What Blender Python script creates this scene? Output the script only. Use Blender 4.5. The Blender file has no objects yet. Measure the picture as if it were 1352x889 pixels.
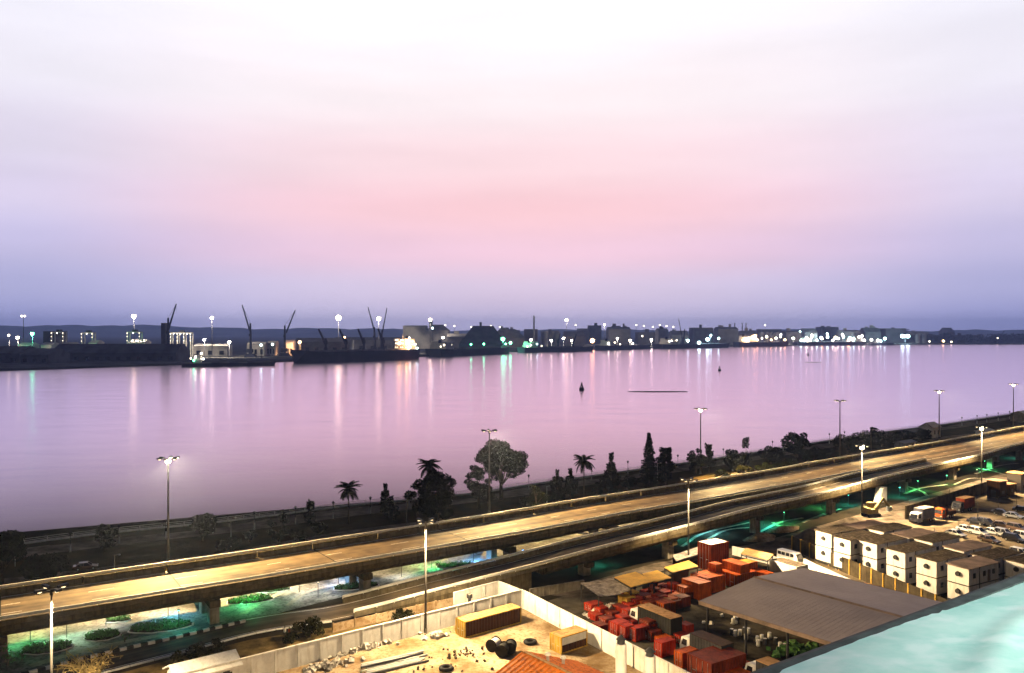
import bpy, math, random
from mathutils import Vector, Matrix
random.seed(7)
sc = bpy.context.scene
R = math.radians
# ------------------------------------------------------------------ camera, sky, light
CAMH, FPX, HX, HY = 48.0, 1100.0, 676.0, 438.0
cam = bpy.data.cameras.new('camera'); camo = bpy.data.objects.new('camera', cam)
sc.collection.objects.link(camo); sc.camera = camo
camo.location = (0, 0, CAMH); camo.rotation_euler = (R(90), 0, 0)
cam.sensor_width = 36; cam.lens = 36 * FPX / 1352; cam.shift_y = -6.5 / 1352
cam.clip_start = 0.3; cam.clip_end = 30000
sc.view_settings.view_transform = 'Standard'; sc.view_settings.look = 'None'
sc.view_settings.exposure = 0.0; sc.view_settings.gamma = 1.0
sc.render.engine = 'CYCLES'
sc.cycles.use_denoising = True
sc.cycles.use_light_tree = True
sc.cycles.max_bounces = 6; sc.cycles.diffuse_bounces = 2; sc.cycles.glossy_bounces = 3
sc.cycles.volume_bounces = 1
sc.cycles.sample_clamp_indirect = 4.0
sc.cycles.caustics_reflective = False; sc.cycles.caustics_refractive = False

SUN_EL, SUN_AZ = 3.0, 2.0      # just above the far bank, straight ahead
w = bpy.data.worlds.new('World'); sc.world = w; w.use_nodes = True
nt = w.node_tree; nt.nodes.clear()
def N(t, **k):
    n = nt.nodes.new(t)
    for a, b in k.items(): setattr(n, a, b)
    return n
def L(a, b): nt.links.new(a, b)
def wmath(op, a, b=None):
    n = N('ShaderNodeMath', operation=op)
    for i, v in enumerate((a, b)):
        if v is None: continue
        if isinstance(v, (int, float)): n.inputs[i].default_value = v
        else: L(v, n.inputs[i])
    return n.outputs[0]
def ramp(fac, stops, interp='LINEAR'):
    n = N('ShaderNodeValToRGB'); cr = n.color_ramp; cr.interpolation = interp
    while len(cr.elements) < len(stops): cr.elements.new(0.5)
    for e, (p, c) in zip(cr.elements, stops):
        e.position = p; e.color = (c[0], c[1], c[2], 1) if not isinstance(c, float) else (c, c, c, 1)
    L(fac, n.inputs[0]); return n.outputs[0]
tc = N('ShaderNodeTexCoord'); sx = N('ShaderNodeSeparateXYZ'); L(tc.outputs['Generated'], sx.inputs[0])
zz = wmath('MAXIMUM', sx.outputs[2], 0.0)
hl = wmath('SQRT', wmath('ADD', wmath('MULTIPLY', sx.outputs[0], sx.outputs[0]), wmath('MULTIPLY', sx.outputs[1], sx.outputs[1])))
ca = wmath('DIVIDE', sx.outputs[1], wmath('MAXIMUM', hl, 0.001))      # cosine of the azimuth from the glow
cen = ramp(zz, [(0, (.70, .66, .95)), (.05, (.76, .68, .90)), (.095, (.90, .64, .80)), (.145, (1.0, .66, .74)), (.20, (1.02, .78, .84)),
                (.27, (1.05, .95, .99)), (.37, (1.08, 1.04, 1.10)), (.50, (.40, .42, .56)), (.68, (.09, .10, .18)), (1, (.03, .035, .07))], 'EASE')
sid = ramp(zz, [(0, (.40, .42, .78)), (.05, (.51, .51, .81)), (.095, (.63, .59, .86)), (.145, (.74, .67, .87)), (.20, (.82, .76, .92)),
                (.27, (.90, .87, .97)), (.37, (.96, .95, 1.05)), (.50, (.36, .38, .54)), (.68, (.09, .10, .18)), (1, (.03, .035, .07))], 'EASE')
t = N('ShaderNodeMapRange', interpolation_type='SMOOTHSTEP'); L(ca, t.inputs[0])
for i, v in ((1, 1.0), (2, 0.86), (3, 0.0), (4, 1.0)): t.inputs[i].default_value = v
mx = N('ShaderNodeMix', data_type='RGBA'); L(t.outputs[0], mx.inputs[0]); L(cen, mx.inputs[6]); L(sid, mx.inputs[7])
back = ramp(wmath('MULTIPLY_ADD', ca, 0.5), [(0, .03), (.35, .06), (.5, .16), (.75, .65), (.9, 1.0)])
back.node.inputs[0].links[0].from_node.inputs[2].default_value = 0.5
mul = N('ShaderNodeMix', data_type='RGBA', blend_type='MULTIPLY'); mul.inputs[0].default_value = 1; L(mx.outputs[2], mul.inputs[6]); L(back, mul.inputs[7])
sky = N('ShaderNodeTexSky', sky_type='NISHITA'); sky.sun_disc = False; sky.sun_elevation = R(SUN_EL); sky.sun_rotation = R(SUN_AZ); sky.air_density = 1.5; sky.dust_density = 3
bg1 = N('ShaderNodeBackground'); bg1.inputs[1].default_value = 1.0; 
cm = N('ShaderNodeMapping'); cm.inputs['Scale'].default_value = (1.6, 1.6, 11.0); L(tc.outputs['Generated'], cm.inputs[0])
cn = N('ShaderNodeTexNoise'); cn.inputs['Scale'].default_value = 1.6; cn.inputs['Detail'].default_value = 5; L(cm.outputs[0], cn.inputs['Vector'])
cr_ = N('ShaderNodeMapRange'); L(cn.outputs[0], cr_.inputs[0])
for i, v in ((1, .3), (2, .7), (3, .94), (4, 1.06)): cr_.inputs[i].default_value = v
cv = N('ShaderNodeVectorMath', operation='SCALE'); L(mul.outputs[2], cv.inputs[0]); L(cr_.outputs[0], cv.inputs['Scale']); L(cv.outputs[0], bg1.inputs[0])
bg2 = N('ShaderNodeBackground'); bg2.inputs[1].default_value = 0.004; L(sky.outputs[0], bg2.inputs[0])
ads = N('ShaderNodeAddShader'); L(bg1.outputs[0], ads.inputs[0]); L(bg2.outputs[0], ads.inputs[1])
wo = N('ShaderNodeOutputWorld'); L(ads.outputs[0], wo.inputs[0])
sl = bpy.data.lights.new('sun', 'SUN'); sl.energy = 0.04; sl.angle = R(60); sl.color = (1, .72, .72)
so = bpy.data.objects.new('sun', sl); sc.collection.objects.link(so)
so.rotation_euler = Vector((-math.sin(R(SUN_AZ)) * math.cos(R(SUN_EL)), -math.cos(R(SUN_AZ)) * math.cos(R(SUN_EL)), -math.sin(R(SUN_EL)))).to_track_quat('-Z', 'Y').to_euler()

# ------------------------------------------------------------------ helpers
def G(x, y, z=0.0):                 # the point at height z that the photograph shows at x, y
    k = CAMH - z
    return Vector(((x - HX) * k / (y - HY), FPX * k / (y - HY), z))
def W(x, y, D):                     # the point at distance D
    return Vector(((x - HX) / FPX * D, D, CAMH - (y - HY) / FPX * D))
col = sc.collection
def mat(name, c, rough=.75, metal=0.0, var=.3, scale=1.0, bump=0.0, emit=None, es=0.0, c2=None, rust=None, streak=0.0, spec=.1):
    m = bpy.data.materials.new(name); m.use_nodes = True
    n = m.node_tree; b = n.nodes['Principled BSDF']; ln = n.links
    b.inputs['Roughness'].default_value = rough; b.inputs['Metallic'].default_value = metal; b.inputs['Specular IOR Level'].default_value = spec
    if emit:
        b.inputs['Base Color'].default_value = (*c, 1); b.inputs['Emission Color'].default_value = (*emit, 1); b.inputs['Emission Strength'].default_value = es
        return m
    g = n.nodes.new('ShaderNodeNewGeometry')
    no = n.nodes.new('ShaderNodeTexNoise'); no.inputs['Scale'].default_value = scale; no.inputs['Detail'].default_value = 6; no.inputs['Roughness'].default_value = .65
    ln.new(g.outputs['Position'], no.inputs['Vector'])
    r = n.nodes.new('ShaderNodeValToRGB')
    lo = c2 if c2 else tuple(v * (1 - var) for v in c); hi = tuple(min(1, v * (1 + var)) for v in c) if not c2 else c
    r.color_ramp.elements[0].position = .36; r.color_ramp.elements[0].color = (*lo, 1)
    r.color_ramp.elements[1].position = .64; r.color_ramp.elements[1].color = (*hi, 1)
    ln.new(no.outputs[0], r.inputs[0]); out = r.outputs[0]
    if rust or streak:
        mp = n.nodes.new('ShaderNodeMapping'); mp.inputs['Scale'].default_value = (1.8, 1.8, .25 if streak else 1.8)
        ln.new(g.outputs['Position'], mp.inputs[0])
        n2 = n.nodes.new('ShaderNodeTexNoise'); n2.inputs['Scale'].default_value = 1.0; n2.inputs['Detail'].default_value = 5
        ln.new(mp.outputs[0], n2.inputs['Vector'])
        r2 = n.nodes.new('ShaderNodeValToRGB'); r2.color_ramp.elements[0].position = .50; r2.color_ramp.elements[1].position = .66
        ln.new(n2.outputs[0], r2.inputs[0])
        mm = n.nodes.new('ShaderNodeMix'); mm.data_type = 'RGBA'
        sc_ = n.nodes.new('ShaderNodeMath'); sc_.operation = 'MULTIPLY'; sc_.inputs[1].default_value = streak or .8
        ln.new(r2.outputs[0], sc_.inputs[0]); ln.new(sc_.outputs[0], mm.inputs[0])
        ln.new(out, mm.inputs[6]); mm.inputs[7].default_value = (*(rust or tuple(v * .35 for v in c)), 1); out = mm.outputs[2]
    ln.new(out, b.inputs['Base Color'])
    if bump:
        bp = n.nodes.new('ShaderNodeBump'); bp.inputs['Strength'].default_value = bump; bp.inputs['Distance'].default_value = .3
        n3 = n.nodes.new('ShaderNodeTexNoise'); n3.inputs['Scale'].default_value = scale * 4; n3.inputs['Detail'].default_value = 5
        ln.new(g.outputs['Position'], n3.inputs['Vector']); ln.new(n3.outputs[0], bp.inputs['Height']); ln.new(bp.outputs[0], b.inputs['Normal'])
    return m
class MB:
    def __init__(s): s.v = []; s.f = []; s.uv = None
    def poly(s, pts):
        i = len(s.v); s.v += [tuple(p) for p in pts]; s.f.append(tuple(range(i, i + len(pts)))); return s
    def hexa(s, p):                  # eight corners: bottom ring then top ring
        i = len(s.v); s.v += [tuple(q) for q in p]
        for f in ((3, 2, 1, 0), (4, 5, 6, 7), (0, 1, 5, 4), (1, 2, 6, 5), (2, 3, 7, 6), (3, 0, 4, 7)): s.f.append(tuple(i + k for k in f))
        return s
    def box(s, x0, x1, y0, y1, z0, z1):
        return s.hexa([(x0, y0, z0), (x1, y0, z0), (x1, y1, z0), (x0, y1, z0), (x0, y0, z1), (x1, y0, z1), (x1, y1, z1), (x0, y1, z1)])
    def cbox(s, c, sz, rz=0, tilt=0):
        M = Matrix.Rotation(rz, 3, 'Z') @ Matrix.Rotation(tilt, 3, 'Y'); c = Vector(c); h = [v / 2 for v in sz]
        return s.hexa([c + M @ Vector((a * h[0], b * h[1], d * h[2])) for d in (-1, 1) for a, b in ((-1, -1), (1, -1), (1, 1), (-1, 1))])
    def bar(s, p, q, wd, ht=None):
        p = Vector(p); q = Vector(q); ht = ht or wd; d = (q - p)
        if d.length < 1e-6: return s
        d.normalize(); up = Vector((0, 0, 1)) if abs(d.z) < .95 else Vector((0, 1, 0))
        a = d.cross(up).normalized() * wd / 2; b = a.cross(d).normalized() * ht / 2
        return s.hexa([p - a - b, p + a - b, q + a - b, q - a - b, p - a + b, p + a + b, q + a + b, q - a + b])
    def tube(s, pts, rad, n=8, cap=True):
        pts = [Vector(p) for p in pts]; rad = rad if isinstance(rad, (list, tuple)) else [rad] * len(pts)
        base = len(s.v)
        for i, p in enumerate(pts):
            d = (pts[min(i + 1, len(pts) - 1)] - pts[max(i - 1, 0)]).normalized()
            up = Vector((0, 0, 1)) if abs(d.z) < .9 else Vector((0, 1, 0))
            a = d.cross(up).normalized(); b = a.cross(d).normalized()
            for k in range(n):
                t = 2 * math.pi * k / n; s.v.append(tuple(p + (a * math.cos(t) + b * math.sin(t)) * rad[i]))
        for i in range(len(pts) - 1):
            for k in range(n):
                k2 = (k + 1) % n; s.f.append((base + i * n + k, base + i * n + k2, base + (i + 1) * n + k2, base + (i + 1) * n + k))
        if cap:
            s.f.append(tuple(base + k for k in range(n))[::-1]); s.f.append(tuple(base + (len(pts) - 1) * n + k for k in range(n)))
        return s
    def cyl(s, x, y, z0, z1, r0, r1=None, n=12): return s.tube([(x, y, z0), (x, y, z1)], [r0, r0 if r1 is None else r1], n)
    def ball(s, c, r, n=8, m=6, sz=1.0):
        i0 = len(s.v); c = Vector(c)
        for j in range(m + 1):
            ph = math.pi * j / m
            for k in range(n): s.v.append(tuple(c + Vector((r * math.sin(ph) * math.cos(2 * math.pi * k / n), r * math.sin(ph) * math.sin(2 * math.pi * k / n), r * sz * math.cos(ph)))))
        for j in range(m):
            for k in range(n): s.f.append((i0 + j * n + k, i0 + (j + 1) * n + k, i0 + (j + 1) * n + (k + 1) % n, i0 + j * n + (k + 1) % n))
        return s
    def prism(s, poly, z0, z1):
        n = len(poly); i = len(s.v); s.v += [(p[0], p[1], z0) for p in poly] + [(p[0], p[1], z1) for p in poly]
        s.f.append(tuple(range(i + n - 1, i - 1, -1))); s.f.append(tuple(range(i + n, i + 2 * n)))
        for k in range(n): s.f.append((i + k, i + (k + 1) % n, i + n + (k + 1) % n, i + n + k))
        return s
    def mesh(s, name, m, smooth=False):
        me = bpy.data.meshes.new(name); me.from_pydata(s.v, [], s.f); me.update()
        if s.uv:
            ul = me.uv_layers.new(name='UVMap')
            for lp in me.loops: ul.data[lp.index].uv = s.uv[lp.vertex_index]
        if m: me.materials.append(m)
        if smooth: me.polygons.foreach_set('use_smooth', [True] * len(me.polygons))
        return me
    def build(s, name, m, parent=None, smooth=False, label=None):
        o = bpy.data.objects.new(name, s.mesh(name, m, smooth)); col.objects.link(o)
        if parent: o.parent = parent
        if label: o['label'] = label
        return o
def tag(o, label, cat, group=None):
    o['label'] = label; o['category'] = cat
    if group: o['group'] = group
    return o
def thing(name, label, cat, loc=(0, 0, 0), rz=0, group=None):
    o = bpy.data.objects.new(name, None); o.empty_display_size = .5; col.objects.link(o); o.location = loc; o.rotation_euler = (0, 0, rz)
    return tag(o, label, cat, group)
def struct(name, mb, m, parent=None, kind='structure', smooth=False):
    o = mb.build(name, m, parent, smooth)
    if kind: o['kind'] = kind
    return o
def dup(root, loc, rz, label=None, group=None):
    r = root.copy(); col.objects.link(r); r.location = loc; r.rotation_euler = (0, 0, rz)
    if label: r['label'] = label
    if group: r['group'] = group
    for ch in root.children:
        c = ch.copy(); col.objects.link(c); c.parent = r
        for g in ch.children:
            d = g.copy(); col.objects.link(d); d.parent = c
    return r
def piece(me, name, parent, loc=(0, 0, 0), rz=0, scl=(1, 1, 1)):
    o = bpy.data.objects.new(name, me); col.objects.link(o); o.parent = parent; o.location = loc; o.rotation_euler = (0, 0, rz) if not isinstance(rz, tuple) else rz; o.scale = scl
    return o
def catmull(pts, step):
    P = [Vector(p) for p in pts]; P = [2 * P[0] - P[1]] + P + [2 * P[-1] - P[-2]]; out = []
    for i in range(1, len(P) - 2):
        a, b, c, d = P[i - 1:i + 3]; n = max(2, int((c - b).length / step))
        for k in range(n):
            t = k / n; out.append(.5 * ((2 * b) + (c - a) * t + (2 * a - 5 * b + 4 * c - d) * t * t + (3 * b - a - 3 * c + d) * t ** 3))
    out.append(P[-2]); return out
def normals(c):                      # left-hand unit normals in plan (towards the river)
    o = []
    for i in range(len(c)):
        d = c[min(i + 1, len(c) - 1)] - c[max(i - 1, 0)]; d.z = 0; d.normalize(); o.append(Vector((-d.y, d.x, 0)))
    return o
def ribbon(mb, A, B, u0=0, u1=1):    # sheet between two curves, with metre-ish uvs
    i0 = len(mb.v); mb.uv = mb.uv or []; s = 0
    for i, (a, b) in enumerate(zip(A, B)):
        if i: s += (a - A[i - 1]).length
        mb.v += [tuple(a), tuple(b)]; mb.uv += [(u0, s), (u1, s)]
    for i in range(len(A) - 1): mb.f.append((i0 + 2 * i, i0 + 2 * i + 2, i0 + 2 * i + 3, i0 + 2 * i + 1))
    return mb
def sweep(mb, C, prof, Nn, close=True):   # profile of (offset towards river, height) along a curve
    i0 = len(mb.v); n = len(prof)
    for c, q in zip(C, Nn): mb.v += [tuple(c + q * p[0] + Vector((0, 0, p[1]))) for p in prof]
    for i in range(len(C) - 1):
        for k in range(n if close else n - 1):
            k2 = (k + 1) % n; mb.f.append((i0 + i * n + k, i0 + i * n + k2, i0 + (i + 1) * n + k2, i0 + (i + 1) * n + k))
    if close:
        mb.f.append(tuple(i0 + k for k in range(n))); mb.f.append(tuple(i0 + (len(C) - 1) * n + k for k in range(n))[::-1])
    if mb.uv is not None: mb.uv += [(0, 0)] * (len(mb.v) - len(mb.uv))
    return mb
def point_light(name, parent, loc, power, color, r=.3, spot=None):
    l = bpy.data.lights.new(name, 'SPOT' if spot else 'POINT'); l.energy = power; l.color = color; l.shadow_soft_size = r
    if spot: l.spot_size = R(spot); l.spot_blend = .35
    o = bpy.data.objects.new(name, l); col.objects.link(o); o.location = loc
    if parent: o.parent = parent
    return o

# ------------------------------------------------------------------ materials
M = {}
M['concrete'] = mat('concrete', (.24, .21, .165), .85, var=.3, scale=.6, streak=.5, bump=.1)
M['concrete_white'] = mat('white_painted_concrete', (.78, .76, .73), .8, var=.10, scale=.7, rust=(.46, .40, .34), streak=.35)
M['rail'] = mat('pale_painted_rail', (.72, .71, .66), .6, 0, var=.15)
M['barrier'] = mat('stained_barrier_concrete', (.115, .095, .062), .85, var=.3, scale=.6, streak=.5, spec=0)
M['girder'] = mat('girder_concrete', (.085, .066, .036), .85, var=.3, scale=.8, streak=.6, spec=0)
M['white_line'] = mat('road_paint', (.75, .73, .66), .7, var=.25, scale=2)
M['steel'] = mat('galvanised_steel', (.46, .46, .45), .45, .6, var=.1)
M['pole'] = mat('weathered_pole', (.10, .095, .09), .7, 0, var=.15)
M['dark_steel'] = mat('dark_painted_steel', (.05, .05, .055), .5, .2, var=.2)
M['black'] = mat('black_rubber', (.02, .02, .02), .8, var=.2)
M['lantern'] = mat('black_lantern_iron', (.02, .02, .025), .6, var=.2)
M['white_post'] = mat('white_post_paint', (.7, .68, .64), .7, var=.15)
M['earth'] = mat('dark_earth', (.032, .026, .018), .95, scale=.12, c2=(.013, .012, .008), bump=.3, spec=0)
M['grass'] = mat('dry_grass', (.040, .026, .010), .95, scale=.13, c2=(.012, .010, .004), bump=.5, spec=0)
M['sand'] = mat('yard_sand', (.50, .39, .26), .95, scale=.13, c2=(.15, .09, .04), rust=(.20, .12, .05), bump=.5, spec=0)
M['pathsand'] = mat('pale_sand_path', (.17, .135, .11), .95, scale=.22, c2=(.05, .04, .028), bump=.3, spec=0)
M['plaza'] = mat('worn_plaza_paving', (.30, .29, .27), .9, scale=.16, c2=(.045, .043, .038), rust=(.05, .048, .042), bump=.2, spec=0)
M['oily'] = mat('oily_yard_concrete', (.11, .095, .07), .8, scale=.16, c2=(.018, .016, .013), bump=.2, spec=0)
M['carpark'] = mat('car_park_concrete', (.30, .24, .165), .9, scale=.1, c2=(.09, .07, .048), bump=.15, spec=0)
M['vergem'] = mat('rough_verge', (.22, .15, .06), .95, scale=.25, c2=(.03, .025, .012), bump=.4, spec=0)
M['quay'] = mat('far_quay', (.10, .10, .105), .9, scale=.02, var=.4, spec=0)
M['bank'] = mat('quay_stone', (.22, .19, .17), .9, scale=.5, var=.35)
M['leaf'] = mat('dark_foliage', (.011, .014, .006), .8, scale=.8, var=.5, spec=.0)
M['leaf2'] = mat('olive_foliage', (.018, .018, .007), .8, scale=.8, var=.5, spec=.0)
M['lawn'] = mat('bed_planting', (.06, .14, .04), .9, scale=1.5, var=.6)
M['bark'] = mat('bark', (.09, .07, .05), .95, var=.3, scale=3, spec=0)
M['dry'] = mat('dry_branches', (.42, .32, .13), .9, var=.3, scale=2)
M['glass'] = mat('dark_glass', (.02, .022, .03), .08, var=.1, spec=.8)
M['white'] = mat('white_paint', (.74, .73, .71), .5, var=.10, scale=.8, rust=(.38, .33, .28), streak=.3, spec=.4)
M['cabin'] = mat('cabin_panel', (.78, .75, .73), .6, var=.06, scale=.6, rust=(.45, .38, .32), streak=.35)
M['cabin_roof'] = mat('cabin_roof_felt', (.115, .09, .065), .9, scale=.35, c2=(.055, .045, .035), rust=(.20, .16, .12), spec=0)
M['cabin_roof2'] = mat('cabin_roof_faded', (.34, .25, .21), .9, scale=.35, c2=(.18, .14, .12), spec=0)
M['brown'] = mat('brown_container_paint', (.034, .013, .006), .6, scale=.5, var=.3, rust=(.07, .028, .01), streak=.6)
M['tantop'] = mat('tan_dusty_steel', (.42, .24, .10), .7, scale=.4, var=.3, rust=(.24, .12, .04))
M['ochre'] = mat('ochre_paint', (.48, .29, .05), .6, scale=.6, var=.25, rust=(.22, .12, .03), streak=.5)
M['orange'] = mat('orange_container_paint', (.42, .075, .008), .55, scale=.5, var=.35, rust=(.20, .035, .008), streak=.7)
M['red'] = mat('red_container_paint', (.30, .022, .007), .55, scale=.5, var=.35, rust=(.12, .012, .008), streak=.6)
M['maroon'] = mat('maroon_paint', (.16, .026, .012), .6, scale=.5, var=.3, rust=(.05, .01, .006), streak=.5)
M['yellow_roof'] = mat('yellow_roof_sheet', (.62, .36, .04), .55, scale=.5, var=.2, rust=(.40, .20, .03), streak=.3)
M['grey_roof'] = mat('grey_roof_sheet', (.36, .29, .245), .5, .1, scale=.12, var=.14, streak=0)
M['orange_roof'] = mat('orange_roof_sheet', (.70, .20, .025), .5, scale=.5, var=.15, rust=(.30, .08, .02))
M['tarp'] = mat('worn_tarpaulin', (.36, .32, .30), .85, scale=1.2, c2=(.14, .12, .11), bump=.4, spec=0)
M['mint'] = mat('mint_painted_roof', (.74, .90, .84), .6, scale=.8, c2=(.46, .75, .68), rust=(.90, .96, .93), bump=.03, spec=.4)
M['edge'] = mat('dark_roof_edge', (.07, .07, .07), .7, scale=3, var=.3)
M['hull'] = mat('dark_ship_hull', (.025, .022, .035), .6, scale=.05, var=.3)
M['hullred'] = mat('red_oxide_hull', (.10, .03, .03), .7, scale=.05, var=.3)
M['hullgreen'] = mat('green_ship_hull', (.012, .035, .04), .6, scale=.05, var=.3)
M['shipwhite'] = mat('ship_superstructure_paint', (.62, .60, .60), .6, scale=.1, var=.1)
M['crane'] = mat('crane_paint', (.02, .024, .05), .6, scale=.1, var=.2)
M['far_grey'] = mat('far_concrete_block', (.24, .23, .25), .9, scale=.05, var=.2)
M['far_dark'] = mat('far_dark_shed', (.09, .09, .11), .85, scale=.05, var=.3)
M['far_light'] = mat('far_pale_shed', (.42, .40, .42), .8, scale=.05, var=.2)
M['far_tree'] = mat('far_tree_belt', (.03, .04, .03), .95, scale=.03, var=.4, spec=0)
M['hill'] = mat('far_hills', (.10, .12, .13), .95, scale=.004, var=.3, spec=0)
M['blue_paint'] = mat('blue_truck_body', (.16, .17, .24), .5, scale=.6, var=.2, streak=.4)
M['silver'] = mat('silver_car_paint', (.45, .46, .50), .3, .5, var=.05, spec=.4)
M['car_white'] = mat('white_car_paint', (.78, .78, .80), .25, var=.04, spec=.4)
M['car_dark'] = mat('dark_car_paint', (.02, .02, .025), .25, var=.1, spec=.4)
M['car_brown'] = mat('bronze_car_paint', (.14, .09, .07), .3, .3, var=.1, spec=.4)
M['rock'] = mat('broken_concrete', (.45, .42, .38), .9, scale=2, var=.4)
M['weed'] = mat('floating_weed', (.05, .06, .035), .9, scale=.5, var=.4)
M['buoy'] = mat('buoy_paint', (.02, .02, .03), .6, var=.2)
WARM = (1.0, .73, .39)
def lampmat(n, c, s): return mat(n, (.9, .9, .9), .4, emit=c, es=s)
M['e_warm'] = lampmat('sodium_lamp', (1, .78, .45), 45)
M['e_dim'] = lampmat('sodium_lamp_shaded', (1, .74, .40), 2.5)
M['e_white'] = lampmat('white_floodlight', (1, .93, .78), 15)
M['e_port'] = lampmat('warm_port_floodlight', (1, .80, .55), 17)
M['e_cool'] = lampmat('cool_floodlight', (.62, 1.0, .98), 15)
M['e_green'] = lampmat('green_floodlight', (.12, 1.0, .42), 18)
M['e_orange'] = lampmat('orange_floodlight', (1, .52, .22), 14)
M['e_small'] = lampmat('small_port_lamp', (1, .86, .62), 7)
M['e_blue'] = lampmat('blue_floodlight', (.2, .5, 1.0), 14)
M['e_teal'] = lampmat('teal_floodlight', (.1, .95, .75), 14)

# asphalt with lane wear, plus golden headlight streaks painted into the colour (uses the ribbon's metre uvs)
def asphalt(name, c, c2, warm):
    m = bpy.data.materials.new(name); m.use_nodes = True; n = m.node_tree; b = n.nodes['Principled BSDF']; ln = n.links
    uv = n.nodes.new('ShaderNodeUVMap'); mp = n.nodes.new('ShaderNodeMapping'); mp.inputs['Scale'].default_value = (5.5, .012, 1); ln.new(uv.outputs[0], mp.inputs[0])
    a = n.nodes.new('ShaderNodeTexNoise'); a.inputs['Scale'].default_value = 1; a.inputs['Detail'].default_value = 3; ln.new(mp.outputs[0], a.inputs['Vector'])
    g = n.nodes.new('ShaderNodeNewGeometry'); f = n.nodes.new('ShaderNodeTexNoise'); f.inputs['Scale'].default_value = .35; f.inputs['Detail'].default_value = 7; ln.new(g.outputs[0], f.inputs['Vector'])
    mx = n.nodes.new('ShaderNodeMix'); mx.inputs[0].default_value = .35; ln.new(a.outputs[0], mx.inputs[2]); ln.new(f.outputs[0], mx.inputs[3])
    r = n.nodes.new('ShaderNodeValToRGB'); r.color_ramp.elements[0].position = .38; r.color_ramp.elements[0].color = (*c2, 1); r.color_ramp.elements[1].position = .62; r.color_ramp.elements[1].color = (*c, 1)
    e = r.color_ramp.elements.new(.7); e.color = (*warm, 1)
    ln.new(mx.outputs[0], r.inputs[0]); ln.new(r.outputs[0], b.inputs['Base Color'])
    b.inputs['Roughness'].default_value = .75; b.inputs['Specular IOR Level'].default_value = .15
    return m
M['asphalt'] = asphalt('worn_headlit_asphalt', (.27, .19, .11), (.06, .043, .028), (.52, .37, .20))  # last colour: glow of passing headlights, put into the road colour
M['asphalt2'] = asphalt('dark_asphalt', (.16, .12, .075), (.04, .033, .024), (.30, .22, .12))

# water
wm = bpy.data.materials.new('lagoon_water'); wm.use_nodes = True; n = wm.node_tree; n.nodes.clear(); ln = n.links
out = n.nodes.new('ShaderNodeOutputMaterial'); df = n.nodes.new('ShaderNodeBsdfDiffuse'); df.inputs[0].default_value = (.06, .022, .09, 1)
gl = n.nodes.new('ShaderNodeBsdfGlossy'); gl.inputs[0].default_value = (1, .84, .96, 1); gl.inputs[1].default_value = .17
lw = n.nodes.new('ShaderNodeLayerWeight'); lw.inputs[0].default_value = .5
rr = n.nodes.new('ShaderNodeValToRGB'); rr.color_ramp.interpolation = 'B_SPLINE'
while len(rr.color_ramp.elements) < 5: rr.color_ramp.elements.new(.5)
for e, (p, v) in zip(rr.color_ramp.elements, ((.0, .02), (.77, .04), (.81, .22), (.875, .80), (.94, .97))): e.position = p; e.color = (v, v, v, 1)
ms = n.nodes.new('ShaderNodeMixShader'); ln.new(lw.outputs['Facing'], rr.inputs[0]); ln.new(rr.outputs[0], ms.inputs[0]); ln.new(df.outputs[0], ms.inputs[1]); ln.new(gl.outputs[0], ms.inputs[2]); ln.new(ms.outputs[0], out.inputs[0])
g = n.nodes.new('ShaderNodeNewGeometry'); mp = n.nodes.new('ShaderNodeMapping'); mp.inputs['Scale'].default_value = (.012, .03, .02); mp.inputs['Rotation'].default_value = (0, 0, R(-20)); ln.new(g.outputs[0], mp.inputs[0])
no = n.nodes.new('ShaderNodeTexNoise'); no.inputs['Scale'].default_value = 1.0; no.inputs['Detail'].default_value = 8; no.inputs['Roughness'].default_value = .62; ln.new(mp.outputs[0], no.inputs['Vector'])
bp = n.nodes.new('ShaderNodeBump'); bp.inputs['Strength'].default_value = .14; bp.inputs['Distance'].default_value = 3.5; ln.new(no.outputs[0], bp.inputs['Height']); ln.new(bp.outputs[0], gl.inputs['Normal'])
M['water'] = wm

# ------------------------------------------------------------------ land, water, far bank
WZ = -2.0
mb = MB(); mb.poly([(-9500, -200, WZ), (9500, -200, WZ), (9500, 10500, WZ), (-9500, 10500, WZ)]); struct('river_water', mb, M['water'])
near_px = [(-420, 780), (-120, 738), (0, 722), (130, 705), (300, 688), (460, 668), (620, 652), (720, 637), (900, 612), (1000, 597), (1150, 573), (1250, 560), (1352, 545), (1500, 528)]
bankc = catmull([G(x, y) for x, y in near_px], 8)
first, last = bankc[0], bankc[-1]
poly = [(-900, first.y - 500, 0)] + [tuple(p) for p in bankc] + [(last.x + 900, last.y + 650, 0), (last.x + 900, -150, 0), (-900, -150, 0)]
mb = MB(); mb.poly([(p[0], p[1], 0) for p in poly][::-1]); struct('ground', mb, M['earth'])
bn = normals(bankc)
mb = MB(); sweep(mb, bankc, [(-.6, -3), (.5, -3), (.3, .25), (-.6, .25)], bn); struct('quay_edge', mb, M['bank'])
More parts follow.
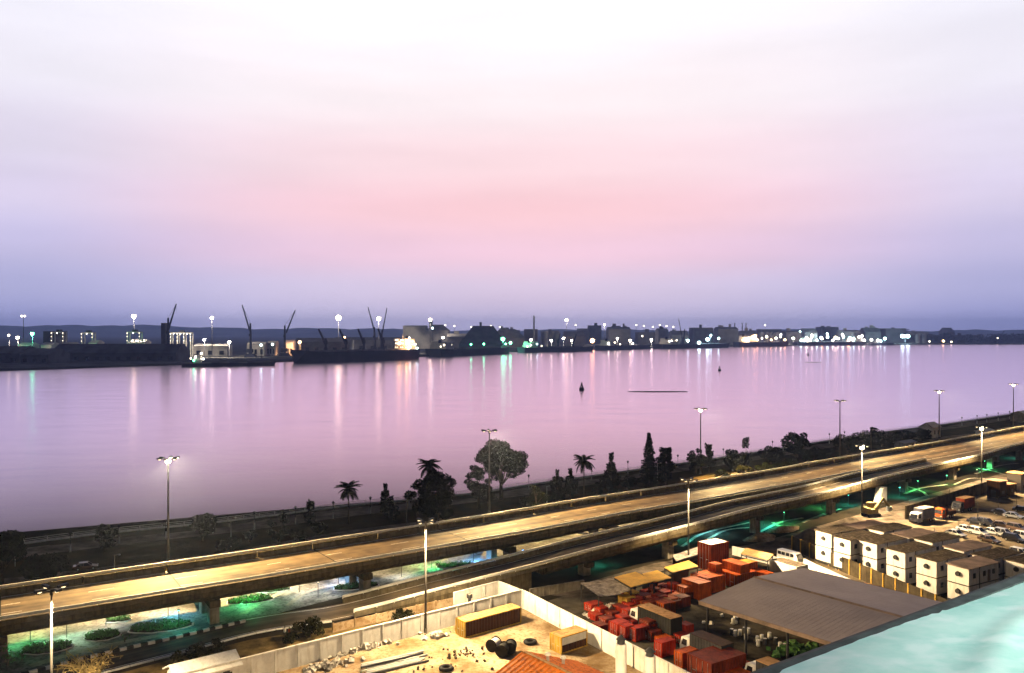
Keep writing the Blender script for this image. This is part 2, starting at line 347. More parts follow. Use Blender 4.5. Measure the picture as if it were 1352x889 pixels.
# grass of the promenade strip
far_px = [(-260, 815), (-60, 785), (0, 777), (221.5, 745), (340, 728), (640, 682), (755, 662.6), (880, 643.5), (1020, 621), (1095, 607.5), (1239, 584), (1352, 563.6), (1480, 541)]
PT, RZ_ = 7.0, 5.8
farc = catmull([G(x, y, PT) for x, y in far_px], 4)
for p in farc: p.z = RZ_
fn = normals(farc)
A = [Vector((p.x, p.y, .004)) - q * 2 for p, q in zip(farc, fn)]
def nearest_far(p): return min(bankc, key=lambda b: (b - Vector((p.x, p.y, 0))).length_squared)
B = []
for p in A: b = nearest_far(p); B.append(Vector((b.x, b.y, .004)) + (p - Vector((b.x, b.y, .004))).normalized() * .7)
mb = MB(); ribbon(mb, A, B); struct('promenade_grass', mb, M['grass'])
def strip_between(name, m, f0, f1, z, i0=0, i1=None):   # path running parallel to the bank
    a = [x.lerp(y, f0) for x, y in zip(A, B)][i0:i1]; b = [x.lerp(y, f1 + .03 * math.sin(i * .35)) for i, (x, y) in enumerate(zip(A, B))][i0:i1]
    for p in a + b: p.z = z
    mb = MB(); ribbon(mb, a, b); return struct(name, mb, m)
strip_between('service_track', M['pathsand'], .10, .24, .010)
strip_between('promenade_path', M['pathsand'], .80, .93, .010)
strip_between('footpath', M['pathsand'], .50, .54, .010)
# yard grounds
def patch(name, pts, m, z):
    mb = MB(); mb.poly([(G(x, y).x, G(x, y).y, z) for x, y in pts]); return struct(name, mb, m)
patch('plaza_paving', [(-60, 920), (100, 874), (284, 831), (500, 776), (720, 727), (900, 690), (860, 668), (640, 705), (300, 762), (-60, 815)], M['plaza'], .006)
patch('yard_ground', [(690, 803), (560, 835), (320, 893), (100, 960), (200, 1150), (800, 1150), (930, 903), (909, 908)], M['sand'], .010)
patch('scrap_yard_ground', [(700, 800), (800, 772), (960, 738), (1080, 745), (1420, 900), (1100, 1050), (930, 925)], M['oily'], .010)
patch('car_park', [(1150, 708), (1220, 676), (1335, 645), (1500, 620), (1600, 760), (1350, 830), (1180, 800), (1050, 740)], M['carpark'], .012)
patch('service_road', [(720, 785), (860, 745), (1000, 717), (1130, 681), (1352, 617), (1480, 580), (1480, 596), (1352, 640), (1180, 694), (1040, 730), (920, 740), (760, 790)], M['pathsand'], .018)
patch('verge', [(100, 905), (236, 868), (330, 845), (438, 829), (640, 780), (690, 790), (560, 822), (320, 876), (150, 930)], M['vergem'], .016)
# far bank
shore = [(-400, 500), (-100, 493), (0, 490), (240, 482), (370, 478), (545, 472), (680, 465), (830, 461), (960, 458), (1100, 455.6), (1352, 455), (1900, 455)]
sc_ = [G(x, y, WZ) for x, y in shore]
mb = MB(); top = [(p.x, p.y, .6) for p in sc_] + [(9300, 10300, .6), (-9300, 10300, .6)]
mb.prism([(p[0], p[1]) for p in top], -4, .6); struct('far_bank', mb, M['quay'])
def SD(x):
    for (a, ya), (b, yb) in zip(shore, shore[1:]):
        if a <= x <= b:
            y = ya + (yb - ya) * (x - a) / (b - a); return (CAMH - WZ) * FPX / (y - HY)
    return 3200
mb = MB(); nH = 160; hp = []
for i in range(nH + 1):
    X = -8800 + 17600 * i / nH; px = HX + X / 8500 * FPX
    h = 62 + 56 * max(0, min(1, (560 - px) / 500)) + 8 * math.sin(i * .31) + 6 * math.sin(i * .83 + 1) + 4 * math.sin(i * 2.1) + random.uniform(-3, 3)
    hp.append((X, h))
for (x0, h0), (x1, h1) in zip(hp, hp[1:]):
    mb.poly([(x0, 7600, .6), (x1, 7600, .6), (x1, 8500, h1), (x0, 8500, h0)]); mb.poly([(x0, 8500, h0), (x1, 8500, h1), (x1, 9300, .6), (x0, 9300, .6)])
struct('hills', mb, M['hill'])

# ------------------------------------------------------------------ elevated expressway
WMAIN = 15.8
nearc = [p - q * WMAIN for p, q in zip(farc, fn)]
def sub(c, n, lo, hi): return c[lo:hi], n[lo:hi]
iM = min(range(len(nearc)), key=lambda i: abs(nearc[i].x * FPX / nearc[i].y + HX - 1140))       # where the ramp joins
via = thing('elevated_expressway', 'wide elevated expressway on concrete columns running along the waterfront', 'bridge')
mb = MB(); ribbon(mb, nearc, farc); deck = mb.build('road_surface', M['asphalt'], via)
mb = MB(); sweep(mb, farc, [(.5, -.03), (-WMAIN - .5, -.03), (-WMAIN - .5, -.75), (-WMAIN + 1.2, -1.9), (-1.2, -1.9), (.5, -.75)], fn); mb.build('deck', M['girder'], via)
def segments(C, Nn, prof, name, m, parent, every, gap=.35, rail=None):
    s = 0; start = 0
    i = 0
    while i < len(C) - 1:
        j = min(i + every, len(C) - 1)
        c = [v.copy() for v in C[i:j + 1]]
        d = (c[-1] - c[-2]).normalized() * gap; c[-1] = c[-1] - d
        sweep(MB(), c, prof, Nn[i:j + 1])
        mb = MB(); sweep(mb, c, prof, Nn[i:j + 1]); mb.build(name, m, parent)
        i = j
segments(farc, fn, [(-.02, .0), (.40, .0), (.40, 1.0), (.08, 1.0)], 'barrier_segment', M['barrier'], via, 3)
nn_ = fn[:iM + 1]
segments(nearc[:iM + 1], nn_, [(-.42, .0), (.0, .0), (-.10, .75), (-.42, .75)], 'barrier_segment', M['barrier'], via, 3, .05)
def railing(C, Nn, off, z0, z1, parent, name='railing', every=1):
    mb = MB()
    for i in range(0, len(C), every):
        p = C[i] + Nn[i] * off; mb.box(p.x - .06, p.x + .06, p.y - .06, p.y + .06, p.z + z0, p.z + z1)
    for h, r in ((z1, .14), ((z0 + z1) / 2, .07)):
        sweep(mb, [c + n_ * off for c, n_ in zip(C, Nn)], [(-r, h - r), (r, h - r), (r, h + r), (-r, h + r)], Nn)
    return mb.build(name, M['rail'], parent)
railing(farc, fn, .24, 1.0, 1.45, via); railing(nearc[:iM + 1], nn_, -.26, .75, 1.25, via)
# paint
mb = MB(); ribbon(mb, [p - q * .9 + Vector((0, 0, .006)) for p, q in zip(farc, fn)], [p - q * 1.1 + Vector((0, 0, .006)) for p, q in zip(farc, fn)]); mb.build('edge_line', M['white_line'], via)
mb = MB(); ribbon(mb, [p - q * (WMAIN - 1.0) + Vector((0, 0, .006)) for p, q in zip(farc, fn)], [p - q * (WMAIN - 1.2) + Vector((0, 0, .006)) for p, q in zip(farc, fn)]); mb.build('edge_line', M['white_line'], via)
for off in (5.6, 10.2):
    for i in range(0, len(farc) - 1, 3):
        a, b = farc[i] - fn[i] * off, farc[i + 1] - fn[i + 1] * off; b = a.lerp(b, .8); nq = fn[i]
        up = Vector((0, 0, .008)); mb = MB(); mb.poly([a - nq * .09 + up, b - nq * .09 + up, b + nq * .09 + up, a + nq * .09 + up]); mb.build('lane_dash', M['white_line'], via)
for i in range(0, len(farc), 6):
    a, b = nearc[i] + Vector((0, 0, .011)), farc[i] + Vector((0, 0, .011)); d_ = Vector((fn[i].y, -fn[i].x, 0)) * .12; MB().poly([a - d_, a + d_, b + d_, b - d_]).build('expansion_joint', M['black'], via)
# columns of the main deck: pairs under a cross head
def arc_index(C, X): return min(range(len(C)), key=lambda i: abs(C[i].x - X))
def pier(parent, c, nq, offs, ztop, wd=1.5, dp=1.9, head=True, m='concrete'):
    d = Vector((nq.y, -nq.x, 0))
    for o_ in offs:
        p = c + nq * o_; mb = MB()
        mb.prism([p - d * wd / 2 - nq * dp / 2, p + d * wd / 2 - nq * dp / 2, p + d * wd * .62 - nq * dp * .3, p + d * wd * .62 + nq * dp * .3, p + d * wd / 2 + nq * dp / 2, p - d * wd / 2 + nq * dp / 2], -.2, ztop)
        mb.build('column', M[m], parent)
    if head:
        mb = MB(); a, b = c + nq * (min(offs) - 1.6), c + nq * (max(offs) + 1.6)
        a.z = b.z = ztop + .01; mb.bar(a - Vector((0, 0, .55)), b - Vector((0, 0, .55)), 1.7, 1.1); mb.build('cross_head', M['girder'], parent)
for X in (-105, -75, -49, -24.7, 0, 24, 48, 74, 100, 126, 152, 180, 212):
    i = arc_index(nearc, X); pier(via, Vector((nearc[i].x, nearc[i].y, 0)), fn[i], (1.9, 8.0, 13.6), RZ_ - 1.9)
# ramp: near edge (parapet-top pixel, parapet-top height)
ramp_px = [(-60, 948, 0), (40, 916, 0), (139, 888, 0), (236, 863, 0), (338, 834, .25), (438, 811, 1.2), (497, 798, 1.8), (600, 771, 3.2), (700, 746, 4.6), (800, 719.5, 5.9), (880, 700, 6.7), (940, 684.5, 7), (1000, 668.6, 7), (1094, 648, 7), (1180, 625.6, 7), (1293, 600, 7), (1352, 584, 7), (1480, 557, 7)]
rp = []
for x, y, z in ramp_px:
    p = G(x, y, z); p.z = max(.03, z - 1.2); rp.append(p)
rc = catmull(rp, 3)
for p in rc: p.z = max(.03, min(p.z, RZ_ - .004))
rn = normals(rc)
inner = []; mergeI = None
for i, (p, q) in enumerate(zip(rc, rn)):
    wdt = 7.6
    j = min(range(len(nearc)), key=lambda k: (nearc[k].xy - p.xy).length_squared); dist = (nearc[j] - p).dot(fn[j])
    if dist < wdt + .7 and p.x > 30:
        wdt = dist - .55 if p.x < nearc[iM].x else dist - .02
        mergeI = mergeI if mergeI is not None else i
    inner.append(p + q * wdt)
rmp = thing('slip_ramp', 'narrower slip road ramp climbing beside the expressway and joining it', 'ramp')
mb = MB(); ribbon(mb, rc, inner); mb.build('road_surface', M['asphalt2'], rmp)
i0 = next(i for i, p in enumerate(rc) if p.z > .25); i1 = next(i for i, p in enumerate(rc) if p.z > 3.3); 
mb = MB(); cc = [(a + b) / 2 for a, b in zip(rc, inner)]
half = [(a - b).length / 2 for a, b in zip(rc, inner)]
# body: solid embankment with side walls, then a deck slab
b0 = len(mb.v)
for k in range(i0, i1 + 1):
    a, b, q = rc[k], inner[k], rn[k]
    mb.v += [tuple(a - q * .45 + Vector((0, 0, -.03))), tuple(b + q * .45 + Vector((0, 0, -.03))), (*(b + q * .45).xy, -.2), (*(a - q * .45).xy, -.2)]
nseg = i1 - i0
for k in range(nseg):
    o_ = b0 + 4 * k
    for e in range(4): mb.f.append((o_ + e, o_ + (e + 1) % 4, o_ + 4 + (e + 1) % 4, o_ + 4 + e))
mb.f.append((b0 + 4 * nseg, b0 + 4 * nseg + 1, b0 + 4 * nseg + 2, b0 + 4 * nseg + 3))
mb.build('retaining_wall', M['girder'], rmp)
mb = MB(); b0 = 0; ks = list(range(i1 + 1, len(rc)))
for k in ks:
    a, b, q = rc[k], inner[k], rn[k]; e = .45 if k < (mergeI or 9999) else .0
    pr = [(a - q * .45, -.03), (b + q * e, -.03), (b + q * e, -.7), (b - q * .8, -1.75), (a + q * 1.0, -1.75), (a - q * .45, -.7)]
    mb.v += [tuple(p + Vector((0, 0, h))) for p, h in pr]
for k in range(len(ks) - 1):
    for e in range(6): mb.f.append((6 * k + e, 6 * k + (e + 1) % 6, 6 * k + 6 + (e + 1) % 6, 6 * k + 6 + e))
mb.f.append((5, 4, 3, 2, 1, 0)); mb.build('deck', M['girder'], rmp)
# cream panels against the retaining wall
iS = next(i for i, p in enumerate(rc) if p.z > .1)
segments(rc[iS:], rn[iS:], [(-.42, .0), (.0, .0), (-.10, .75), (-.42, .75)], 'barrier_segment', M['barrier'], rmp, 3, .06)
railing(rc[iS:], rn[iS:], -.26, .75, 1.25, rmp)
ie = min(mergeI, len(rc) - 1)
segments(inner[iS:ie], rn[iS:ie], [(.0, .0), (.42, .0), (.42, .75), (.10, .75)], 'barrier_segment', M['barrier'], rmp, 3, .06)
railing(inner[iS:ie], rn[iS:ie], .26, .75, 1.2, rmp)
mb = MB(); ribbon(mb, [p + q * .7 + Vector((0, 0, .007)) for p, q in zip(rc, rn)], [p + q * .86 + Vector((0, 0, .007)) for p, q in zip(rc, rn)]); mb.build('edge_line', M['white_line'], rmp)
mb = MB(); ribbon(mb, [p - q * .55 + Vector((0, 0, .007)) for p, q in zip(inner[:ie], rn)], [p - q * .7 + Vector((0, 0, .007)) for p, q in zip(inner[:ie], rn)]); mb.build('edge_line', M['white_line'], rmp)
for px_, py_ in ((760, 752), (870, 731), (990, 701), (1092, 678), (1203, 650), (1262, 633), (1310, 619), (1348, 607), (1400, 594)):
    p = G(px_, py_); i = min(range(len(rc)), key=lambda k: (rc[k].xy - p.xy).length_squared)
    pier(rmp, Vector((rc[i].x, rc[i].y, 0)), rn[i], (2.4,), rc[i].z - 1.75, 1.9, 1.7, head=False)
    mb = MB(); a = Vector((rc[i].x, rc[i].y, rc[i].z - 2.2)) + rn[i] * .4; mb.bar(a, a + rn[i] * 5.6, 1.5, .9); mb.build('cross_head', M['girder'], rmp)
# the big tapered pale pier that shows below the merge
p = G(1163, 662); i = min(range(len(rc)), key=lambda k: (rc[k].xy - p.xy).length_squared); q = rn[i]; d = Vector((q.y, -q.x, 0)); c = Vector((p.x, p.y, 0))
mb = MB(); hz = rc[i].z - 1.8
mb.hexa([c - d * 2.4 - q * 1, c + d * 1.6 - q * 1, c + d * 1.6 + q * 1, c - d * 2.4 + q * 1] + [v + Vector((0, 0, hz)) for v in (c - d * .9 - q * 1, c + d * 1.6 - q * 1, c + d * 1.6 + q * 1, c - d * .9 + q * 1)])
mb.build('tapered_column', M['concrete_white'], rmp, label='broad pale column with one raking side')
# black and white kerb beside the plaza
krb = thing('painted_kerb', 'black and white painted kerb between the plaza and the slip road', 'kerb')
kc = catmull([G(x, y) for x, y in ((-40, 912), (40, 890), (100, 874), (158, 860), (220, 846), (284, 831), (330, 820))], .2)
acc = 0; prev = kc[0]; kpts = [kc[0]]
for p in kc[1:]:
    acc += (p - prev).length; prev = p
    if acc >= .92: kpts.append(p); acc = 0
meb = None
for k, (a, b) in enumerate(zip(kpts, kpts[1:])):
    if k % 2 == 0 or True:
        mb = MB(); bb = a.lerp(b, .97); mb.bar(a + Vector((0, 0, .22)), bb + Vector((0, 0, .22)), .45, .44); mb.build('kerb_stone', M['white_post'] if k % 2 else M['black'], krb)
kn = thing('low_kerb', 'thin pale kerb along the near side of the slip road', 'kerb')
nk = [p - q * .25 for p, q in zip(rc[:iS], rn)]
for k in range(0, len(nk) - 1):
    mb = MB(); a, b = nk[k].copy(), nk[k].lerp(nk[k + 1], .97); a.z = b.z = .10; mb.bar(a, b, .3, .24); mb.build('kerb_stone', M['concrete_white'], kn)

# ------------------------------------------------------------------ street lighting masts
def mast(name, label, loc, h, rz, n_heads, power, bright, group, r0=.24, spread=1.5, colr=WARM, aim=(0, 0), cone=172, floods=()):
    t = thing(name, label, 'lamp post', loc, rz, group)
    MB().tube([(0, 0, 0), (0, 0, h * .5), (0, 0, h - .3)], [r0, r0 * .8, r0 * .5], 10).build('pole', M['pole'], t, True)
    MB().box(-.4, .4, -.4, .4, 0, .12).cyl(0, 0, .1, .9, r0 * 1.25, r0 * 1.2, 10).build('base', M['concrete'], t)
    mb = MB().cyl(0, 0, h - .5, h + .15, r0 * .9, r0 * .7, 10)
    for k in range(n_heads):
        a = 2 * math.pi * k / n_heads; c, s = math.cos(a), math.sin(a)
        mb.bar((0, 0, h - .1), (c * (spread - .4), s * (spread - .4), h + .18), .09)
    mb.build('bracket', M['pole'], t)
    for k in range(n_heads):
        a = 2 * math.pi * k / n_heads; c, s = math.cos(a), math.sin(a)
        hd = MB(); d = Vector((c, s, 0)); e = Vector((-s, c, 0)); o_ = d * (spread - .5) + Vector((0, 0, h + .2))
        hd.hexa([o_ - e * .18, o_ + d * 1.2 - e * .30, o_ + d * 1.2 + e * .30, o_ + e * .18, o_ - e * .14 + Vector((0, 0, .2)), o_ + d * 1.15 - e * .24 + Vector((0, 0, .28)), o_ + d * 1.15 + e * .24 + Vector((0, 0, .28)), o_ + e * .14 + Vector((0, 0, .2))])
        ho = hd.build('lamp_head', M['dark_steel'], t)
        lens = MB(); lo = o_ + d * .65
        lens.ball(lo + Vector((0, 0, -.06)), .26, 8, 6, .5)
        lens.build('lens', M['e_warm'] if k < bright else M['e_dim'], ho, True)
    lo = point_light('lamp_light', t, (1.7 * math.cos(aim[1] - rz), 1.7 * math.sin(aim[1] - rz), h - .25), power, colr, .3, cone)
    lo.rotation_euler = Vector((math.sin(aim[0]) * math.cos(aim[1] - rz), math.sin(aim[0]) * math.sin(aim[1] - rz), -math.cos(aim[0]))).to_track_quat('-Z', 'Y').to_euler()
    for tl, az, cn, pw in floods:  # extra aimed spots, added to brighten the cabins and yard
        lo = point_light('lamp_light', t, (1.5 * math.cos(az - rz), 1.5 * math.sin(az - rz), h - .3), pw, colr, .3, cn)
        lo.rotation_euler = Vector((math.sin(tl) * math.cos(az - rz), math.sin(tl) * math.sin(az - rz), -math.cos(tl))).to_track_quat('-Z', 'Y').to_euler()
    if bright:
        MB().ball((0, 0, h - .35), .55, 12, 8, .75).build('lamp_globe', M['e_warm'], t, True)
    return t
ang = R(37)
PA, PB = 330000, 165000
rowA = [(222, 607, 1, 'tall mast glaring brightly behind the expressway beside the small round tree'),
        (646, 570, 0, 'tall unglaring mast standing in front of the largest spreading tree'),
        (925, 541, 1, 'tall lit mast behind the expressway just past the dark conifer'),
        (1109, 530, 0, 'tall mast with flat ring of lamps before the leaning palm'),
        (1240, 517, 1, 'tall mast glaring brightly beside the low waterside pavilion'),
        (1338, 508, 1, 'tall mast behind the expressway nearest the far waterside house'), (1428, 500, 0, 'tall mast at the distant end of the expressway')]
for x, y, br, lab in rowA:
    D = (CAMH - 21.7) * FPX / (y - HY)
    mast('tall_light_mast', lab, (W(x, y, D).x, D, 0), 21.7, ang, 6, PA * (1.6 if br else 1.15), 2 * br, 'tall masts behind the expressway', .27, 1.55, aim=(R(54), R(-53)), cone=112, colr=(1, .67, .27))
rowB = [(68, 780, 0, 'lamp post with dark fanned heads rising beside the plaza planting beds'), (562, 690, 0, 'lamp post with dark pole standing against the white yard wall'),
        (909, 635, 0, 'lamp post with dark lower pole between the yellow roofs and the ramp'), (1138, 590, 1, 'lamp post with small glowing star lamp by the tapered bridge column'),
        (1296, 565, 1, 'lamp post with a lit head beside the red kiosk')]
for x, y, br, lab in rowB:
    D = (CAMH - 17.7) * FPX / (y - HY)
    mast('street_lamp', lab, (W(x, y, D).x, D, 0), 17.7, ang + .3, 4, PB * {68: .6, 562: .55, 909: .35, 1138: .9, 1296: .9}[x], br, 'lamp posts along the near side of the ramp', .2, 1.2, aim=(R(10), R(-53)), cone={562: 140, 909: 115}.get(x, 130), floods={909: ((R(70), R(-17), 62, 230000),), 1138: ((R(64), R(-40), 70, 120000),), 562: ((R(55), R(-40), 80, 30000),)}.get(x, ()))

mast('assumed_yard_lamp', 'assumed yard lamp post out of view near the orange-roofed building', (7, 72, 0), 17, .2, 4, 48000, 1, None, .2, 1.2, aim=(R(20), R(95)))  # assumed lamp out of view, added to light the yard wall, sand and roof
# ------------------------------------------------------------------ trees and planting
def rnd(a, b): return random.uniform(a, b)
def rdir():
    z = rnd(-1, 1); t = rnd(0, 6.283); r = math.sqrt(1 - z * z); return Vector((r * math.cos(t), r * math.sin(t), z))
def leaf(mb, p, s):
    d = rdir(); e = d.cross(rdir()).normalized(); f = d.cross(e).normalized()
    mb.poly([p - e * s * .5, p + f * s * .32, p + e * s * .55, p - f * s * .32])
def clump_crown(mb, clumps, per, s):
    for c, r in clumps:
        for _ in range(int(per * r * r)):
            d = rdir(); leaf(mb, c + Vector((d.x, d.y, d.z * .75)) * r * rnd(.35, 1.08) ** .6, s * rnd(.6, 1.3))
def broad_tree(loc, h, rad, label, cat='tree', group='trees on the promenade', lift=.35, n=30, m='leaf', per=95, s=.62, name='broadleaf_tree'):
    t = thing(name, label, cat, loc, rnd(0, 6), group)
    tr = MB(); tr.tube([(0, 0, -.2), (.1, .05, h * .25), (0, .1, h * .6)], [rad * .085 + .08, rad * .06 + .06, .06], 7)
    cl = []
    zc = h * (lift + (1 - lift) / 2); hz = h * (1 - lift) / 2
    for k in range(n):
        d = rdir(); q = rnd(.3, 1.18) ** .7; r = rad * rnd(.2, .38)
        c = Vector((d.x * (rad - r * .8) * q, d.y * (rad - r * .8) * q, zc + d.z * (hz - r * .5) * q)); cl.append((c, r))
        if k % 4 == 0: tr.tube([(0, .05, h * .25), tuple((c + Vector((0, 0, h * .3))) / 2), tuple(c)], [rad * .035 + .03, .05, .03], 5)
    tr.build('trunk', M['bark'], t, True)
    mb = MB(); clump_crown(mb, cl, per, s); mb.build('crown', M[m], t)
    return t
def layered_tree(loc, h, rad, label, tiers=5, group='trees on the promenade', name='layered_tree', cone=True):
    t = thing(name, label, 'tree', loc, rnd(0, 6), group)
    tr = MB(); tr.tube([(0, 0, -.2), (0, 0, h * .97)], [.10 + rad * .05, .04], 7); mb = MB()
    for k in range(tiers):
        f = k / max(1, tiers - 1); z = h * (.26 + .68 * f); r = rad * rnd(.85, 1.15) * ((1 - f * .8) if cone else (.55 + .45 * math.sin(math.pi * (.25 + .7 * f))))
        nb = 7
        for b in range(nb):
            a = 6.283 * (b + rnd(-.25, .25)) / nb; L_ = r * rnd(.45, 1.12); e = Vector((math.cos(a) * L_, math.sin(a) * L_, L_ * rnd(-.05, .5) + z + rnd(-.25, .25) * h / tiers))
            tr.tube([(0, 0, z - .1), tuple(e)], [.05, .02], 4)
            for _ in range(int(50 + 60 * L_)):
                u = rnd(.15, 1) ** .7; p = Vector((0, 0, z)).lerp(e, u) + Vector((rnd(-.3, .3) * (L_ * .35 + .3), rnd(-.3, .3) * (L_ * .35 + .3), rnd(-.35, .45) * (h / tiers))); leaf(mb, p, rnd(.35, .65) * (.7 + h * .03))
    tr.build('trunk', M['bark'], t, True); mb.build('crown', M['leaf'], t)
    return t
def conifer(loc, h, rad, label):
    t = thing('conifer_tree', label, 'tree', loc, rnd(0, 6), 'conifers on the promenade')
    tr = MB(); tr.tube([(0, 0, -.2), (0, 0, h)], [.28, .03], 7); mb = MB()
    for k in range(150):
        f = k / 150; z = h * (.10 + .90 * f); a = k * 2.4; r = rad * (1 - f) ** .8 * rnd(.65, 1.1) + .12; e = Vector((math.cos(a) * r, math.sin(a) * r, z + r * .18))
        for _ in range(int(14 + 30 * r)):
            u = rnd(.05, 1) ** .75; leaf(mb, Vector((0, 0, z)).lerp(e, u) + Vector((rnd(-.25, .25), rnd(-.25, .25), rnd(-.2, .2))), rnd(.3, .6))
    tr.build('trunk', M['bark'], t, True); mb.build('crown', M['leaf'], t)
    return t
def frond_mesh(L_):
    mb = MB(); pts = []
    for k in range(9):
        u = k / 8; pts.append(Vector((L_ * (u - .12 * u * u), 0, L_ * (.42 * u - .85 * u * u))))
    mb.tube(pts, [.06 - .005 * k for k in range(9)], 4)
    for k in range(26):
        u = .10 + .9 * k / 26; i = min(7, int(u * 8)); p = pts[i].lerp(pts[i + 1], u * 8 - i); d = (pts[i + 1] - pts[i]).normalized()
        ll = L_ * .30 * math.sin(math.pi * (.12 + .8 * u)) + .1
        for s_ in (-1, 1):
            tip = p + d * ll * .55 + Vector((0, s_ * ll * .75, -ll * .45)); mb.poly([p - d * .09, p + d * .11, tip])
    return mb.mesh('frond', M['leaf'])
FR = [frond_mesh(3.4), frond_mesh(2.9), frond_mesh(3.7)]
def palm(loc, h, scale, label, nf=22, lean=(0, 0), wind=None):
    t = thing('palm_tree', label, 'palm', loc, rnd(0, 6) if wind is None else 0, 'palms on the promenade')
    tx, ty = lean
    MB().tube([(0, 0, -.2), (tx * .3, ty * .3, h * .4), (tx, ty, h)], [.24, .17, .14], 8).build('trunk', M['bark'], t, True)
    MB().ball((tx, ty, h), .35, 8, 6, 1.2).build('crown_heart', M['leaf2'], t, True)
    for k in range(nf):
        a = 6.283 * k / nf + rnd(-.15, .15) if wind is None else wind + rnd(-.8, .8)
        el = rnd(-.9, .55) if k % 3 else rnd(-1.1, -.6)
        if wind is not None: el = rnd(-.7, .5)
        piece(FR[k % 3], 'frond', t, (tx, ty, h), (rnd(-.15, .15), el, a), (scale,) * 3)
    return t
def shrub(loc, h, rad, label, m='leaf', group='shrubs along the expressway', per=90, s=.45):
    return broad_tree(loc, h, rad, label, 'shrub', group, .08, 14, m, per, s, 'shrub')
def sz(px, base_y): return px * (CAMH / (base_y - HY))            # pixels to metres at a ground pixel row

def T(kind, x, by, ty, wpx, label, **k):
    loc = G(x, by); h = sz(by - ty, by) * 1.06; r = sz(wpx, by) / 2 * 1.15
    return kind(loc, h, r, label, **k)
T(broad_tree, 2, 775, 704, 62, 'broad dark tree at the water railing beyond the lone pale track lamp', n=34)
T(broad_tree, 60, 770, 736, 56, 'low wide bushy tree beside the expressway barrier near the parked wreck', lift=.25, n=24)
T(layered_tree, 139, 727, 697, 26, 'small flat-tiered tree by the railing left of the glaring mast', tiers=4, cone=False)
T(broad_tree, 267, 715, 676, 30, 'small rounded tree with ragged top just past the glaring mast', lift=.12)
T(shrub, 368, 722, 686, 34, 'dark round shrub below the small ragged palm')
p = G(374, 700); palm(p, sz(20, 700), .55, 'small ragged palm above the dark round shrub', 12)
T(layered_tree, 409, 692, 669, 16, 'tiny umbrella-shaped tree on the promenade edge', tiers=2, cone=False)
p = G(460, 692); palm(p, sz(45, 692), 1.02, 'full-crowned palm standing alone on the promenade', 26)
T(layered_tree, 509, 683, 645, 22, 'slender tiered tree with open flat branches', tiers=4)
p = G(566, 688); palm(p, sz(72, 688), 1.02, 'tall palm rising behind the broad dark tree', 26)
T(broad_tree, 580, 692, 620, 54, 'broad dense dark tree in front of the tall palm', n=34, lift=.1)
T(broad_tree, 552, 690, 635, 34, 'dark leafy tree filling the side of the tall palm', n=20, lift=.1)
T(broad_tree, 632, 672, 619, 34, 'round dark tree tucked beside the largest spreading tree', lift=.1)
T(broad_tree, 662, 660, 588, 56, 'largest spreading tree with ragged layered crown', n=44, lift=.32)
T(shrub, 708, 676, 640, 28, 'shrub in front of the railing past the largest tree')
T(layered_tree, 736, 668, 626, 28, 'bushy tiered tree near the palm of thick round crown', tiers=5)
T(layered_tree, 753, 660, 624, 20, 'thin young tree touching the bushy tiered tree', tiers=4)
T(shrub, 788, 660, 636, 20, 'small shrub below the palm of thick round crown')
p = G(771, 655); palm(p, sz(45, 655), 1.08, 'palm of thick round crown near the conifers', 30)
T(layered_tree, 807, 652, 605, 24, 'stubby tiered tree between the thick palm and the tall conifer', tiers=4)
T(shrub, 828, 648, 630, 26, 'low shrub under the stubby tiered tree')
conifer(G(857, 648), sz(76, 648), sz(14, 648), 'tall pointed dark conifer breaking the skyline of the water')
T(layered_tree, 879, 643, 597, 24, 'shorter flat-topped tree against the tall conifer', tiers=5, cone=False)
T(shrub, 860, 655, 630, 26, 'spreading shrub at the foot of the tall conifer', m='leaf2')
T(broad_tree, 919, 626, 594, 24, 'leafy tree just behind the lit mast', lift=.1)
T(layered_tree, 936, 624, 592, 16, 'small tiered tree just past the lit mast', tiers=4, cone=False)
T(broad_tree, 968, 622, 596, 28, 'low dark tree before the thin antenna-like tree', lift=.05)
T(layered_tree, 985, 614, 586, 14, 'thin tree with a flat cap above low bushes', tiers=2, cone=False)
T(broad_tree, 1018, 612, 592, 30, 'low bushy tree joined to the spreading riverside tree', lift=.05)
T(broad_tree, 1052, 604, 572, 36, 'spreading riverside tree with a flat top', lift=.1, n=26)
T(shrub, 1085, 606, 590, 30, 'dark scrub below the mast with flat lamp ring')
p = G(1150, 596); palm(p, sz(28, 596), 1.5, 'wind-bent palm with fronds swept sideways', 12, wind=.3)
for k, (x, by, ty, wd) in enumerate(((1120, 600, 575, 34), (1140, 594, 568, 36), (1165, 590, 570, 30), (1190, 588, 570, 34), (1215, 582, 566, 26), (1075, 612, 596, 40), (1035, 622, 606, 36))):
    T(shrub, x, by, ty, wd, ['dark bush under the wind-bent palm', 'tall dark bush behind the wind-bent palm', 'bush between the wind-bent palm and the pavilion', 'bush in front of the pavilion terrace', 'bush at the far side of the pavilion', 'bush on the slope below the riverside tree', 'wide bush by the barrier before the riverside tree'][k])
for k, (x, by, ty, wd) in enumerate(((300, 728, 712, 34), (420, 704, 690, 26), (330, 716, 700, 18), (690, 672, 655, 20), (955, 634, 620, 22), (985, 630, 616, 24), (1010, 626, 612, 24), (395, 722, 700, 22), (520, 688, 668, 24), (645, 668, 652, 24), (812, 660, 645, 20))):
    T(shrub, x, by, ty, wd, 'low roadside shrub on the grass slope behind the expressway barrier', m='leaf2' if k % 2 else 'leaf')
